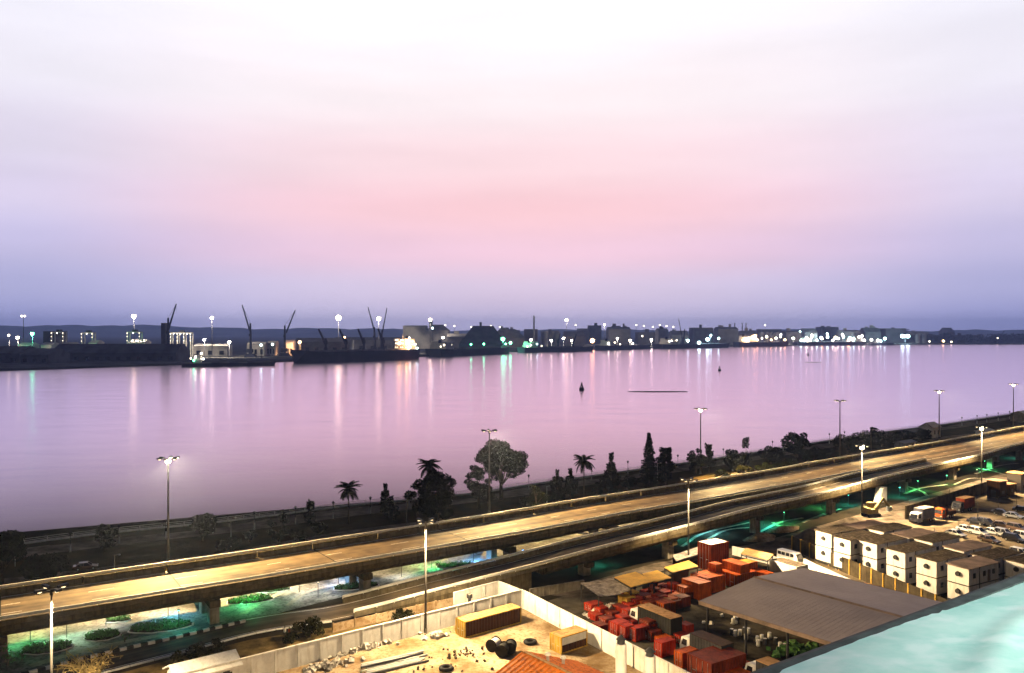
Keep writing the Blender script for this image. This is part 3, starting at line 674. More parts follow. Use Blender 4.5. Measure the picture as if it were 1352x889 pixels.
# bushes below, by the ramp foot
for x, by, ty, wd, lab in ((232, 884, 862, 22, 'dark bush at the ramp foot nearest the white roof ridge'), (262, 874, 852, 36, 'large dark bush at the foot of the slip road verge'), (284, 866, 845, 26, 'bush at the bend of the low kerb'), (300, 880, 866, 26, 'low bush beside the yard wall end'), (408, 842, 818, 44, 'spreading dark bush against the ramp wall'), (385, 850, 836, 24, 'smaller bush beside the spreading ramp bush'), (532, 822, 806, 32, 'olive bush in front of the cream ramp wall')):
    T(shrub, x, by, ty, wd, lab, group='bushes at the ramp foot', m='leaf2')
for x, by, ty, wd, lab in ((165, 848, 838, 10, 'small clipped bush in the plaza'), (30, 872, 858, 20, 'bright clipped bush behind the lamp post'), (320, 795, 785, 9, 'clipped bush beside the crossing garden paths'), (332, 793, 783, 8, 'smaller clipped bush beside the crossing paths'), (579, 750, 738, 9, 'small garden bush by the second column pair'), (10, 880, 850, 20, 'dark bush beside the outer column')):
    T(shrub, x, by, ty, wd, lab, group='bushes in the plaza garden', m='lawn', per=70, s=.3)
# dry branching bush
t = thing('dry_bush', 'dry yellowish leafless bush by the painted kerb', 'bush', G(120, 896))
mb = MB()
for k in range(46):
    a = rnd(0, 6.283); L_ = rnd(2.2, 4.6); p0 = Vector((rnd(-1.2, 1.2), rnd(-.8, .8), 0)); p1 = p0 + Vector((math.cos(a) * L_ * .35, math.sin(a) * L_ * .35, L_ * .55)); p2 = p1 + Vector((math.cos(a + rnd(-.7, .7)) * L_ * .45, math.sin(a) * L_ * .4, L_ * rnd(.0, .35)))
    mb.tube([p0, p1, p2], [.09, .06, .03], 5)
    for _ in range(3):
        u = rnd(.3, 1); q = p1.lerp(p2, u); mb.tube([q, q + rdir() * rnd(.5, 1.1)], [.04, .02], 4)
mb.build('branches', M['dry'], t)
mb = MB()
for k in range(240): leaf(mb, Vector((rnd(-2.6, 2.6), rnd(-2, 2), rnd(.6, 3.2))), rnd(.2, .45))
mb.build('leaves', M['dry'], t)

# ------------------------------------------------------------------ promenade: railing, lanterns, lamp posts
t = thing('promenade_railing', 'pale railing with posts along the waterside promenade', 'railing')
pc = [p - q * .9 + Vector((0, 0, .0)) for p, q in zip(bankc, bn)]
for i in range(0, len(pc) - 1):
    a, b = pc[i], pc[i + 1]; mb = MB()
    for u in (0, .5):
        p = a.lerp(b, u); mb.box(p.x - .07, p.x + .07, p.y - .07, p.y + .07, 0, 1.2)
    for h in (.45, .8, 1.2): mb.bar(a + Vector((0, 0, h)), a.lerp(b, .985) + Vector((0, 0, h)), .09, .10)
    mb.bar(a + Vector((0, 0, .15)), a.lerp(b, .985) + Vector((0, 0, .15)), .25, .3)
    mb.build('rail_bay', M['white_post'], t)
def lantern(loc):
    t = thing('promenade_lantern', 'black lantern post with a white base beside the promenade railing', 'lamp post', loc, rnd(0, 1), 'black lanterns along the promenade')
    MB().cyl(0, 0, 0, 1.6, .17, .14, 8).build('base', M['white_post'], t)
    MB().cyl(0, 0, 1.6, 3.6, .07, .06, 8).build('post', M['lantern'], t)
    MB().cyl(0, 0, 3.6, 4.15, .16, .34, 6).cyl(0, 0, 4.16, 4.5, .44, .05, 6).build('lantern_head', M['lantern'], t)
for x, by in ((93, 729), (157, 718), (219, 711), (281, 704), (336, 699), (390, 692), (440, 685), (489, 678), (698, 646), (829, 626), (540, 670), (597, 662), (752, 638), (781, 634), (895, 617), (926, 612), (955, 608), (1020, 597), (1034, 595), (1052, 592), (1065, 590), (1095, 586), (1115, 583), (1270, 562), (1290, 559.5), (1303, 558), (1318, 555.5), (1333, 553.5)):
    lantern(G(x, by))
def small_post(loc, h, label, globe=False):
    t = thing('track_lamp', label, 'lamp post', loc, 0, 'thin lamp posts beside the sand track')
    MB().cyl(0, 0, 0, h, .09, .06, 8).build('post', M['steel'], t)
    MB().bar((0, 0, h - .1), (.9, 0, h + .15), .08).build('arm', M['steel'], t)
    MB().ball((1.0, 0, h + .08), .28, 8, 6, .6).build('lamp', M['e_small'] if globe else M['white_post'], t, True)
for x, by, ty, g, lab in ((20, 748, 720, 1, 'thin post with a small lit globe beside the broad dark tree'), (151, 756, 733, 0, 'short thin post beside the sand track'), (305, 722, 684, 0, 'thin arched lamp post over the grass slope'), (537, 690, 652, 0, 'thin lamp post in front of the broad dense tree'), (722, 664, 642, 0, 'thin post between the largest tree and the thick palm'), (868, 645, 612, 0, 'thin post in front of the tall conifer')):
    small_post(G(x, by), sz(by - ty, by), lab, g)
# wrecked car on the sand
WHL = MB().tube([(0, -.11, 0), (0, .11, 0)], .33, 12).mesh('tyre', M['black'])
RIM = MB().tube([(0, -.12, 0), (0, .12, 0)], .19, 10).mesh('rim', M['steel'])
def wheel(parent, x, y, r=.33):
    o = piece(WHL, 'wheel', parent, (x, y, r), 0, (r / .33, 1, r / .33)); piece(RIM, 'rim', o); return o
def loft(mb, prof, wlo, whi, z_split):      # side profile (x,z) extruded across y, narrower above z_split
    n = len(prof); i = len(mb.v)
    for s_ in (-1, 1):
        for x, z in prof: mb.v.append((x, s_ * (wlo if z <= z_split else whi), z))
    mb.f.append(tuple(range(i, i + n))); mb.f.append(tuple(range(i + 2 * n - 1, i + n - 1, -1)))
    for k in range(n): mb.f.append((i + (k + 1) % n, i + k, i + n + k, i + n + (k + 1) % n))
    return mb
def car(loc, rz, paint, label, kind='sedan', group='cars in the car park'):
    t = thing('parked_car', label, 'car', loc, rz, group)
    roof = 1.45 if kind != 'suv' else 1.72; k = roof / 1.45; bk = -2.1
    tail = [(-2.15, .85 * k), (-1.75, .95 * k)] if kind == 'sedan' else [(-2.2, 1.0 * k)]
    rearx = -1.15 if kind == 'sedan' else -1.95
    lower = [(2.2, .35), (2.25, .62 * k), (1.1, .86 * k), *([(-1.55, .95 * k)] if kind == 'sedan' else []), (-2.2, .95 * k), (-2.25, .35)]
    b = loft(MB(), lower, .88, .84, .7).build('body', M[paint], t)
    up = [(1.15, .87 * k), (.35, roof), (rearx, roof), ((-1.75 if kind == 'sedan' else -2.2), .94 * k)]
    loft(MB(), up, .84, .66, 1.0 * k).build('window_band', M['glass'], b)
    rf = MB().hexa([(.42, -.67, roof - .02), (rearx - .03, -.67, roof - .02), (rearx - .03, .67, roof - .02), (.42, .67, roof - .02), (.3, -.6, roof + .05), (rearx + .05, -.6, roof + .05), (rearx + .05, .6, roof + .05), (.3, .6, roof + .05)])
    for s_ in (-1, 1):
        rf.bar((1.12, s_ * .83, .88 * k), (.38, s_ * .67, roof), .09); rf.bar((up[-1][0] + .02, s_ * .83, .95 * k), (rearx, s_ * .67, roof), .16); rf.bar((-.35, s_ * .845, .9 * k), (-.38, s_ * .675, roof), .08)
    rf.build('roof', M[paint], t)
    for s_ in (-1, 1):
        MB().box(2.17, 2.28, s_ * .62 - .18, s_ * .62 + .18, .58, .74).build('headlight', M['silver'], t); MB().box(-2.28, -2.16, s_ * .66 - .14, s_ * .66 + .14, .66, .84).build('tail_light', M['red'], t)
        for x in (1.4, -1.35): wheel(t, x, s_ * .80)
    MB().box(2.15, 2.33, -.8, .8, .32, .52).box(-2.33, -2.15, -.8, .8, .32, .52).build('bumper', M['black' if paint != 'car_white' else 'silver'], t)
    return t
car(G(113, 752), R(25), 'car_brown', 'dusty dark wrecked car on the sand behind the barrier', 'sedan', None)
# waterside pavilion and house
def gable(mb, x0, x1, y0, y1, z0, z1, over=.5):   # ridge along x
    ym = (y0 + y1) / 2; a, b = x0 - over, x1 + over; c, d = y0 - over, y1 + over; th = .18
    for dz in (0,):
        mb.hexa([(a, c, z0), (b, c, z0), (b, ym, z1), (a, ym, z1), (a, c, z0 + th), (b, c, z0 + th), (b, ym, z1 + th), (a, ym, z1 + th)])
        mb.hexa([(a, ym, z1), (b, ym, z1), (b, d, z0), (a, d, z0), (a, ym, z1 + th), (b, ym, z1 + th), (b, d, z0 + th), (a, d, z0 + th)])
    return mb
def house(name, label, loc, rz, lx, ly, hw, hr, wm, rm, nwin=3, cat='building', group=None):
    t = thing(name, label, cat, loc, rz, group)
    MB().box(-lx / 2, lx / 2, -ly / 2, ly / 2, 0, hw).build('wall', M[wm], t)
    mb = gable(MB(), -lx / 2, lx / 2, -ly / 2, ly / 2, hw, hw + hr); mb.build('roof', M[rm], t)
    for s_ in (-1, 1): MB().poly([(s_ * lx / 2, -ly / 2, hw), (s_ * lx / 2, ly / 2, hw), (s_ * lx / 2, 0, hw + hr)]).build('gable', M[wm], t)
    for k in range(nwin):
        x = -lx / 2 + lx * (k + .5) / nwin; wn = MB().box(x - .5, x + .5, -ly / 2 - .06, -ly / 2 + .1, hw * .35, hw * .75).build('window', M['glass'], t)
    MB().box(-.45 + lx * .3, .45 + lx * .3, -ly / 2 - .05, -ly / 2 + .1, 0, min(2.1, hw * .85)).build('door', M['dark_steel'], t)
    return t
house('waterside_pavilion', 'low flat pavilion on the waterside past the wind-bent palm', G(1205, 578), ang - .1, 22, 8, 3.0, 1.0, 'concrete', 'far_dark', 5)
house('waterside_house', 'small pale house on the waterside beside the glaring mast', G(1228, 577), ang, 7, 6, 4.4, 2.2, 'concrete_white', 'grey_roof', 2)
house('riverside_house', 'pale house where the waterfront road runs out of sight', G(1352, 556), ang, 14, 8, 4.0, 1.6, 'concrete', 'grey_roof', 3)
for x, by, lab in ((1300, 576, 'pale low hut behind the expressway past the glaring mast'), (1195, 592, 'pale low hut under the bushes behind the barrier')):
    house('hut', lab, G(x, by), ang, 9, 4, 2.4, .8, 'concrete_white', 'far_light', 2)

# ------------------------------------------------------------------ plaza beds, paths and assumed coloured floodlights
def bed(x, y, wpx, hpx, label):
    c = G(x, y); rx = sz(wpx, y) / 2; ry = sz(hpx, y) / 2 * FPX / (y - HY) * .9; mb = MB(); n = 28
    t = thing('planting_bed', label, 'planting bed', c, R(18), 'planting beds in the plaza')
    ring = [(rx * math.cos(6.283 * k / n) * (1 + .06 * math.sin(k * 1.7)), ry * math.sin(6.283 * k / n) * (1 + .06 * math.sin(k * 2.3))) for k in range(n)]
    MB().prism(ring, .0, .14).build('edging', M['concrete_white'], t)
    MB().prism([(a * .95, b * .95) for a, b in ring], .02, .22).build('soil', M['earth'], t)
    for k in range(int(70 * rx * ry) + 150):
        a = rnd(0, 6.283); q = math.sqrt(rnd(0, .85)); leaf(mb, Vector((rx * q * math.cos(a), ry * q * math.sin(a), rnd(.2, .75))), rnd(.25, .5))
    o = mb.build('ground_cover', M['lawn'], t); o['kind'] = 'stuff'
for a in ((62, 857, 62, 17, 'long green planting bed beside the lamp post with fanned heads'), (135, 841, 44, 14, 'oval planting bed in the middle of the plaza'), (212, 829, 80, 15, 'broad dark teal bed by the painted kerb'), (156, 820, 32, 5, 'thin dark hedge bed at the back of the plaza'), (330, 794, 60, 9, 'narrow green bed beside the crossing garden paths'), (470, 776, 60, 7, 'narrow bed near the second column pair'), (360, 780, 46, 6, 'small bed under the main deck between columns'), (600, 748, 50, 5, 'thin bed beyond the second column pair')): bed(*a)
def path_px(pts, wd, m='concrete', z=.024, name='garden_path'):
    c = catmull([G(x, y) for x, y in pts], 1.5); nn = normals(c); mb = MB()
    ribbon(mb, [p - q * wd / 2 + Vector((0, 0, z)) for p, q in zip(c, nn)], [p + q * wd / 2 + Vector((0, 0, z)) for p, q in zip(c, nn)]); return struct(name, mb, M[m])
for k, (pts, wd) in enumerate((([(318, 812), (345, 795), (372, 782), (382, 770)], 1.2), ([(380, 800), (400, 785), (430, 775), (470, 768)], 1.0), ([(430, 785), (445, 775), (458, 766)], 1.2), ([(520, 768), (550, 755), (600, 748), (650, 738)], .9), ([(560, 752), (575, 745), (590, 738)], .9),
        ([(40, 880), (100, 862), (180, 845), (260, 832)], 1.6), ([(900, 722), (930, 704), (990, 690)], .8), ([(935, 712), (960, 700), (1000, 696)], .8), ([(1000, 704), (1030, 690), (1060, 684)], .9), ([(1020, 690), (1032, 697), (1040, 704)], .9), ([(1060, 690), (1085, 680), (1110, 672)], .9), ([(1195, 652), (1215, 645), (1250, 640)], 1.0), ([(1190, 640), (1215, 648), (1225, 655)], .9), ([(1290, 618), (1310, 622), (1330, 628)], 1.0), ([(1288, 626), (1320, 615), (1345, 612)], 1.0), ([(1260, 640), (1280, 632), (1300, 632)], .8))):
    path_px(pts, wd, z=.024 + .004 * (k % 4))
def flood(x, y, c, power, label, h=3.0, aim=None):  # fixtures not seen, assumed from the coloured glow under the decks
    p = G(x, y); t = thing('assumed_garden_floodlight', label, 'floodlight', p, rnd(0, 6), 'assumed coloured garden floodlights under the decks')
    MB().cyl(0, 0, 0, h, .06, .05, 8).build('post', M['dark_steel'], t); hd = MB().box(-.2, .2, -.14, .14, h - .04, h + .16).build('lamp_head', M['dark_steel'], t)
    col_, em = {'w': ((1, .98, .82), 'e_small'), 'g': ((.10, 1, .32), 'e_green'), 'b': ((.18, .48, 1), 'e_blue'), 't': ((.06, .92, .80), 'e_teal'), 'wg': ((.62, 1, .66), 'e_small'), 'c': ((.2, .78, 1), 'e_blue')}[c]
    MB().box(-.16, .16, -.11, .11, h - .09, h - .042).build('lens', M[em], hd); point_light('lamp_light', t, (0, 0, h - .2), power * (1.3 if c == 'w' else 2.2), col_, .12, 165)
FLC = {'w': 'white', 'g': 'green', 'b': 'blue', 't': 'teal', 'wg': 'pale green', 'c': 'cyan'}
for x, y, c, pw, where in ((88, 842, 'wg', 1600, 'behind the long green planting bed'), (40, 848, 'g', 1100, 'at the end of the long green planting bed'), (140, 826, 'w', 1500, 'behind the oval planting bed'), (222, 815, 'c', 1300, 'at the broad dark teal bed'), (236, 830, 't', 350, 'in front of the broad dark teal bed'), (345, 788, 'wg', 1900, 'at the crossing garden paths'), (325, 800, 'g', 1200, 'by the narrow green bed'), (395, 782, 'w', 2200, 'between the garden paths'), (447, 771, 'b', 2000, 'at the narrow bed near the second column pair'), (420, 790, 'w', 1600, 'next to the slip road wall'), (570, 750, 'g', 1600, 'by the thin bed past the second columns'), (625, 742, 'b', 2400, 'between the slip road and the main deck'), (530, 762, 'w', 1800, 'beyond the second column pair'), (690, 745, 'c', 1600, 'under the slip road'), (785, 748, 't', 1200, 'under the slip road by the third ramp column'), (888, 712, 't', 2400, 'behind the ramp column near the yellow roofs'), (940, 706, 'c', 2600, 'behind the red tower container'), (1008, 694, 't', 2600, 'past the red tower container'), (1035, 692, 'g', 2200, 'at the short crossing path'), (1085, 672, 'g', 2600, 'under the merge of ramp and deck'), (1120, 668, 't', 2400, 'before the tapered column'), (1188, 657, 't', 2600, 'after the tapered column'), (1212, 648, 'g', 2600, 'at the curved path past the tapered column'), (1250, 640, 'g', 1800, 'between the distant ramp columns'), (1300, 620, 'g', 3000, 'at the distant crossing paths'), (1342, 606, 't', 2600, 'under the farthest ramp spans'), (1290, 632, 'w', 1500, 'on the verge by the distant columns')):
    flood(x, y, c, pw * 1.0, 'assumed %s garden floodlight %s' % (FLC[c], where))

# ------------------------------------------------------------------ yard walls
def wall_run(name, label, a, b, h, m, bay=3.0, th=.16, posts=True, cap=True, pm=None, group=None):
    a = Vector((a[0], a[1], 0)); b = Vector((b[0], b[1], 0)); L_ = (b - a).length; d = (b - a).normalized(); rz = math.atan2(d.y, d.x)
    t = thing(name, label, 'wall', a, rz, group); n = max(1, round(L_ / bay)); w_ = L_ / n
    pm_ = MB().box(.14, w_ - .14, -th / 2, th / 2, -.1, h).mesh('panel', M[m]); po = MB().box(-.137, .137, -th * 1.1, th * 1.1, -.1, h + .08).mesh('post', M[pm or m]); cp = MB().box(.14, w_ - .14, -th * .9, th * .9, h + .002, h + .1).mesh('coping', M[pm or m])
    for k in range(n):
        piece(pm_, 'panel', t, (k * w_, rnd(-.025, .025), rnd(-.05, .02)), rnd(-.004, .004))
        if cap: piece(cp, 'coping', t, (k * w_, 0, 0))
    for k in range(n + 1): piece(po, 'post', t, (k * w_, 0, 0))
    return t
cor = G(689, 779, 3.1); lft = G(320, 870, 3.1); ext = cor + (lft - cor) * 1.6
wall_run('yard_wall', 'long white panelled yard wall behind the brown container', ext, cor, 3.1, 'concrete_white', 3.4)
rgt = G(909, 889, 3.1); ext2 = cor + (rgt - cor) * 1.35
wall_run('yard_wall', 'white panelled wall dividing the sandy yard from the scrap yard', cor + (rgt - cor).normalized() * .6, ext2, 3.1, 'concrete_white', 3.6)
oc = G(658, 767, 3.1); ol = G(600, 782, 3.1)
wall_run('yard_wall', 'short white wall of tall panels between the yard wall and the ramp', ol, oc, 3.0, 'concrete_white', 3.4)
wall_run('yard_wall', 'short white return wall joining the yard wall corner', oc + (cor - oc).normalized() * .5, cor - (cor - oc).normalized() * .6, 3.0, 'concrete_white', 2.6)
wall_run('ramp_wall', 'cream low wall along the foot of the ramp', G(440, 835), G(600, 799), 1.4, 'sand', 4.0, cap=False)
wall_run('scrap_fence', 'low worn fence beside the tarpaulin roof', G(700, 790), G(770, 778), 1.6, 'concrete', 3)
A1, A2 = R(38.5), R(33)
e1, e2 = Vector((math.cos(A2), math.sin(A2), 0)), Vector((math.sin(A2), -math.cos(A2), 0))

# ------------------------------------------------------------------ containers and steel boxes
def corr(mb, x0, x1, y, z0, z1, dep, sgn, pitch=.55):
    n = max(2, int((x1 - x0) / pitch)); i = len(mb.v); pts = []
    for k in range(n):
        a = x0 + (x1 - x0) * k / n; w_ = (x1 - x0) / n
        pts += [(a, 0), (a + w_ * .35, 0), (a + w_ * .5, dep), (a + w_ * .85, dep)]
    pts.append((x1, 0))
    for x, d in pts: mb.v += [(x, y + sgn * d, z0), (x, y + sgn * d, z1)]
    for k in range(len(pts) - 1):
        f = (i + 2 * k, i + 2 * k + 2, i + 2 * k + 3, i + 2 * k + 1); mb.f.append(f if sgn < 0 else f[::-1])
def container(loc, rz, lx, ly, h, paint, label, top=None, door=None, group=None, name='shipping_container', band=None):
    t = thing(name, label, 'container', loc, rz, group)
    mb = MB(); corr(mb, -lx / 2 + .12, lx / 2 - .12, -ly / 2, .14, h - .12, .06, -1 if False else 1); corr(mb, -lx / 2 + .12, lx / 2 - .12, ly / 2, .14, h - .12, .06, -1)
    mb.poly([(lx / 2 - .05, -ly / 2, .1), (lx / 2 - .05, ly / 2, .1), (lx / 2 - .05, ly / 2, h - .1), (lx / 2 - .05, -ly / 2, h - .1)])
    mb.poly([(-lx / 2, -ly / 2, .12), (-lx / 2, ly / 2, .12), (lx / 2, ly / 2, .12), (lx / 2, -ly / 2, .12)])
    mb.build('side_walls', M[paint], t)
    if band: MB().box(-lx / 2 - .02, lx / 2 + .02, -ly / 2 - .025, ly / 2 + .025, h * .5, h - .12).build('upper_band', M[band], t, label='white upper half')
    mb = MB().box(-lx / 2, lx / 2, -ly / 2, ly / 2, h - .06, h - .02)
    nr = max(3, int(lx / .8))
    for k in range(nr): x = -lx / 2 + lx * (k + .5) / nr; mb.box(x - .14, x + .14, -ly / 2 + .15, ly / 2 - .15, h - .018, h + .012)
    mb.build('roof', M[top or paint], t)
    mb = MB()
    for a in (-1, 1):
        for b in (-1, 1): mb.box(a * lx / 2 - .09, a * lx / 2 + .09, b * ly / 2 - .09, b * ly / 2 + .09, 0, h)
        for z in (.08, h - .08): mb.box(-lx / 2 + .09, lx / 2 - .09, a * ly / 2 - .06, a * ly / 2 + .06, z - .08, z + .08); mb.box(a * lx / 2 - .06, a * lx / 2 + .06, -ly / 2 + .09, ly / 2 - .09, z - .08, z + .08)
    mb.build('frame', M[door or paint], t)
    for s_ in (-1, 1):
        d = MB().box(-lx / 2 - .03, -lx / 2 + .02, min(.02 * s_, s_ * (ly / 2 - .1)), max(.02 * s_, s_ * (ly / 2 - .1)), .18, h - .18).build('door', M[door or paint], t)
        mb = MB()
        for u in (.25, .7): mb.cyl(-lx / 2 - .06, s_ * ly / 2 * u, .2, h - .2, .025, .025, 6)
        mb.bar((-lx / 2 - .07, s_ * ly / 2 * .25, h * .42), (-lx / 2 - .07, s_ * ly / 2 * .6, h * .42), .05); mb.build('locking_bars', M['steel'], d)
    return t
f1 = Vector((math.cos(A1), math.sin(A1), 0)); g1 = Vector((-math.sin(A1), math.cos(A1), 0))
c = G(614, 843); container(c + f1 * 5.6 + g1 * 1.2, A1, 11.2, 2.44, 2.6, 'brown', 'long brown container with ochre doors in the sandy yard', 'tantop', 'ochre')
c = G(741, 864); container(c + f1 * 2.6 + g1 * 1.2, A1, 5.2, 2.44, 2.5, 'brown', 'short container, white above and brown below, against the dividing wall', 'tantop', 'ochre', band='white')
def blk(x, y, zt, l1, l2, paint, label, zb=0.0, top=None, name='steel_box', group='orange and red steel boxes in the scrap yard', kind='container'):
    P = G(x, y, zt); c = P + e1 * l1 / 2 + e2 * l2 / 2; h = zt - zb
    if l1 >= l2: o = container((c.x, c.y, zb), A2, l1, l2, h, paint, label, top, group=group, name=name)
    else: o = container((c.x, c.y, zb), A2 - R(90), l2, l1, h, paint, label, top, group=group, name=name)
    return o
blk(922, 715, 5.4, 5.0, 3.4, 'maroon', 'tall maroon double-height container tower with a pale flat roof', top='white', name='stacked_container')
blk(900.5, 763.5, 2.9, 3.0, 4.2, 'orange', 'orange box in front of the flat orange stack')
blk(912.6, 757, 2.9, 4.6, 4.0, 'orange', 'flat-topped orange box behind the foremost orange box')
blk(936, 743, 4.4, 1.6, 1.7, 'orange', 'small upright orange box standing between the stacks')
blk(954.5, 739.5, 4.2, 2.4, 4.4, 'orange', 'raised orange box on the back stack')
blk(949, 752, 2.6, 5.2, 4.6, 'orange', 'low wide orange box under the raised one')
blk(969, 741, 3.2, 3.6, 2.6, 'orange', 'orange box with dusty lid at the back of the stack', top='ochre')
blk(985, 750, 1.8, 2.0, 5.0, 'orange', 'long low orange box beside the tan canopy')
blk(831.3, 827.3, 2.0, 4.6, 1.4, 'red', 'red box with a glowing orange end beside the dividing wall')
blk(845, 817, 2.4, 4.5, 2.0, 'maroon', 'dark maroon box behind the red box')
blk(864.6, 845, 2.2, 2.6, 1.5, 'red', 'small bright red box in the middle of the aisle')
blk(891, 858.5, 2.2, 3.0, 1.5, 'orange', 'rusty orange box before the big dark red container')
blk(908.5, 862.5, 3.2, 6.6, 4.4, 'maroon', 'big dark red container filling the corner of the scrap yard')
blk(936, 882, 1.6, 6.4, 3.0, 'red', 'low red container in front of the big dark red one')
blk(958, 888, 1.8, 3.0, 3.0, 'orange', 'orange crate next to the third truck')
cnt = 0
for (xa, xb, ya, yb, n, mm) in ((812, 866, 784, 812, 16, ('orange', 'red', 'ochre')), (852, 900, 774, 802, 16, ('orange', 'red', 'maroon')), (772, 830, 802, 834, 12, ('red', 'maroon', 'red')), (846, 905, 815, 850, 8, ('red', 'orange', 'maroon'))):
    for k in range(n):
        x = xa + (xb - xa) * ((k * .618) % 1); y = ya + (yb - ya) * (k + .5) / n; z_ = rnd(1.0, 2.3)
        blk(x, y - sz(z_, y) * 0 - 8, z_, rnd(1.3, 2.6), rnd(1.2, 2.2), mm[k % 3], 'small %s steel box in the clutter between the canopies and the wall' % {'red': 'bright red', 'orange': 'orange', 'maroon': 'dark maroon', 'ochre': 'dusty ochre'}[mm[k % 3]], group='small steel boxes heaped in the scrap yard')

# ------------------------------------------------------------------ canopies and sheds
def canopy(name, label, cs, z, m, sag=0.0, tilt=0.0, wall=None, th=.12):
    P = [G(x, y, z + (tilt if k in (1, 2) else 0)) for k, (x, y) in enumerate(cs)]; base = sum(P, Vector()) / 4; base.z = 0
    t = thing(name, label, 'canopy', base); n = 8; mb = MB(); grid = []
    for i in range(n + 1):
        for j in range(n + 1):
            u, v = i / n, j / n; p = P[0].lerp(P[1], u).lerp(P[3].lerp(P[2], u), v) - base; p.z -= sag * 4 * u * (1 - u) * (.4 + v) + (sag and rnd(0, .12)); grid.append(p)
    for dz, flip in ((0, 0), (-th, 1)):
        i0 = len(mb.v); mb.v += [(p.x, p.y, p.z + dz) for p in grid]
        for i in range(n):
            for j in range(n):
                f = (i0 + i * (n + 1) + j, i0 + (i + 1) * (n + 1) + j, i0 + (i + 1) * (n + 1) + j + 1, i0 + i * (n + 1) + j + 1); mb.f.append(f[::-1] if flip else f)
    mb.build('roof', M[m], t)
    for p in P:
        q = (p - base) * .96; MB().cyl(q.x, q.y, 0, p.z - th - sag * .1, .10, .10, 6).build('post', M['dark_steel'], t)
    mb = MB()
    for a, b in ((0, 1), (1, 2), (2, 3), (3, 0)):
        p, q = (P[a] - base) * .97, (P[b] - base) * .97; p.z -= th + .12; q.z -= th + .12
        if not sag: mb.bar(p, q, .1, .2)
    if mb.v: mb.build('edge_beam', M['dark_steel'], t)
    if wall:
        mb = MB(); p, q = (P[0] - base) * .95, (P[1] - base) * .95; mb.bar((p.x, p.y, 1.2), (q.x, q.y, 1.2), .1, 2.4); mb.build('back_wall', M[wall], t)
    return t
canopy('tarpaulin_shelter', 'sagging grey tarpaulin shelter at the edge of the scrap yard', [(766, 769), (812, 761), (834, 777), (790, 786)], 3.4, 'tarp', .35)
canopy('yellow_canopy', 'yellow sheet roof adjoining the tarpaulin shelter', [(811, 762), (839, 755), (865, 767), (833, 775)], 3.8, 'yellow_roof', 0, .2, 'dark_steel')
canopy('yellow_canopy', 'smaller yellow sheet roof between the two larger yellow ones', [(848, 757.5), (868, 753), (887, 763), (863, 768.5)], 3.9, 'yellow_roof', 0, .2, 'dark_steel')
canopy('yellow_canopy', 'yellow sheet roof nearest the maroon container tower', [(877, 749), (909, 740), (922, 747.5), (888, 756)], 4.0, 'yellow_roof', 0, .2, 'dark_steel')
canopy('tan_canopy', 'tan sheet roof on posts behind the orange boxes', [(978, 731), (985, 723.5), (1021, 732), (1014, 739.5)], 3.6, 'tantop')
canopy('rusty_canopy', 'low rusty roof beside the maroon container tower', [(888, 733), (922, 722), (926, 730), (893, 741)], 2.6, 'tarp', 0, 0, 'brown')
blk(1017, 739, 2.9, 3.4, 6.2, 'white', 'white shed-like container with a dark roof behind the big grey roof', top='cabin_roof', name='site_container', group=None)
blk(1133, 771, 2.2, 1.9, 9.0, 'brown', 'long low rust-brown box at the edge of the big grey roof', top='tantop', name='flat_container', group=None)
blk(1190, 796, 2.0, 3.0, 6.0, 'white', 'low white box half hidden by the mint roof edge', top='cabin_roof2', name='site_container', group=None)
wall_run('yard_wall', 'low white wall between the big grey roof and the cabins', G(1062, 752), G(1150, 793), 2.0, 'concrete_white', 4)
wall_run('yard_wall', 'pale wall beside the tan roof and the white minibus', G(968, 733), G(1030, 749), 1.8, 'concrete_white', 4)
# big grey roof
P0, P1 = G(928, 795, 6), G(1062, 752, 6); d1 = (P1 - P0); span = d1.length; d1.normalize(); rz = math.atan2(d1.y, d1.x) - R(90)
ws = thing('warehouse', 'big low-pitched grey metal warehouse roof on posts', 'building', Vector((P0.x, P0.y, 0)) + d1 * span / 2, rz); LW = 46
def slope(s_):
    mb = MB(); y0, y1 = 0.12 * s_, s_ * (span / 2 + .3); z0, z1 = 7.05, 6.0
    mb.hexa([(-.5, min(y0, y1), z0 if y0 < y1 else z1), (LW, min(y0, y1), z0 if y0 < y1 else z1), (LW, max(y0, y1), z1 if y0 < y1 else z0), (-.5, max(y0, y1), z1 if y0 < y1 else z0)] + [(-.5, min(y0, y1), (z0 if y0 < y1 else z1) + .1), (LW, min(y0, y1), (z0 if y0 < y1 else z1) + .1), (LW, max(y0, y1), (z1 if y0 < y1 else z0) + .1), (-.5, max(y0, y1), (z1 if y0 < y1 else z0) + .1)])
    for k in range(58):
        x = -.3 + k * .8; mb.bar((x, y0, z0 + .105), (x, y1, z1 + .105), .07, .008)
    return mb
for s_ in (1, -1): slope(s_).build('roof_slope', M['grey_roof'], ws)
mb = MB().hexa([(-.55, -.5, 7.06), (LW, -.5, 7.06), (LW, .5, 7.06), (-.55, .5, 7.06), (-.55, -.1, 7.28), (LW, -.1, 7.28), (LW, .1, 7.28), (-.55, .1, 7.28)]); mb.build('ridge_cap', M['cabin_roof2'], ws)
for s_ in (1, -1):
    MB().box(-.55, LW, s_ * (span / 2 + .32) - .06, s_ * (span / 2 + .32) + .06, 5.55, 6.12).build('fascia', M['cabin_roof2'], ws)
    for k in range(7): MB().cyl(.6 + k * 7, s_ * (span / 2 - .4), 0, 6.0, .2, .2, 8).build('post', M['dark_steel'], ws)
mb = MB().poly([(-.5, -span / 2 - .3, 6.1), (-.5, span / 2 + .3, 6.1), (-.5, 0, 7.16)]); mb.build('gable', M['grey_roof'], ws)
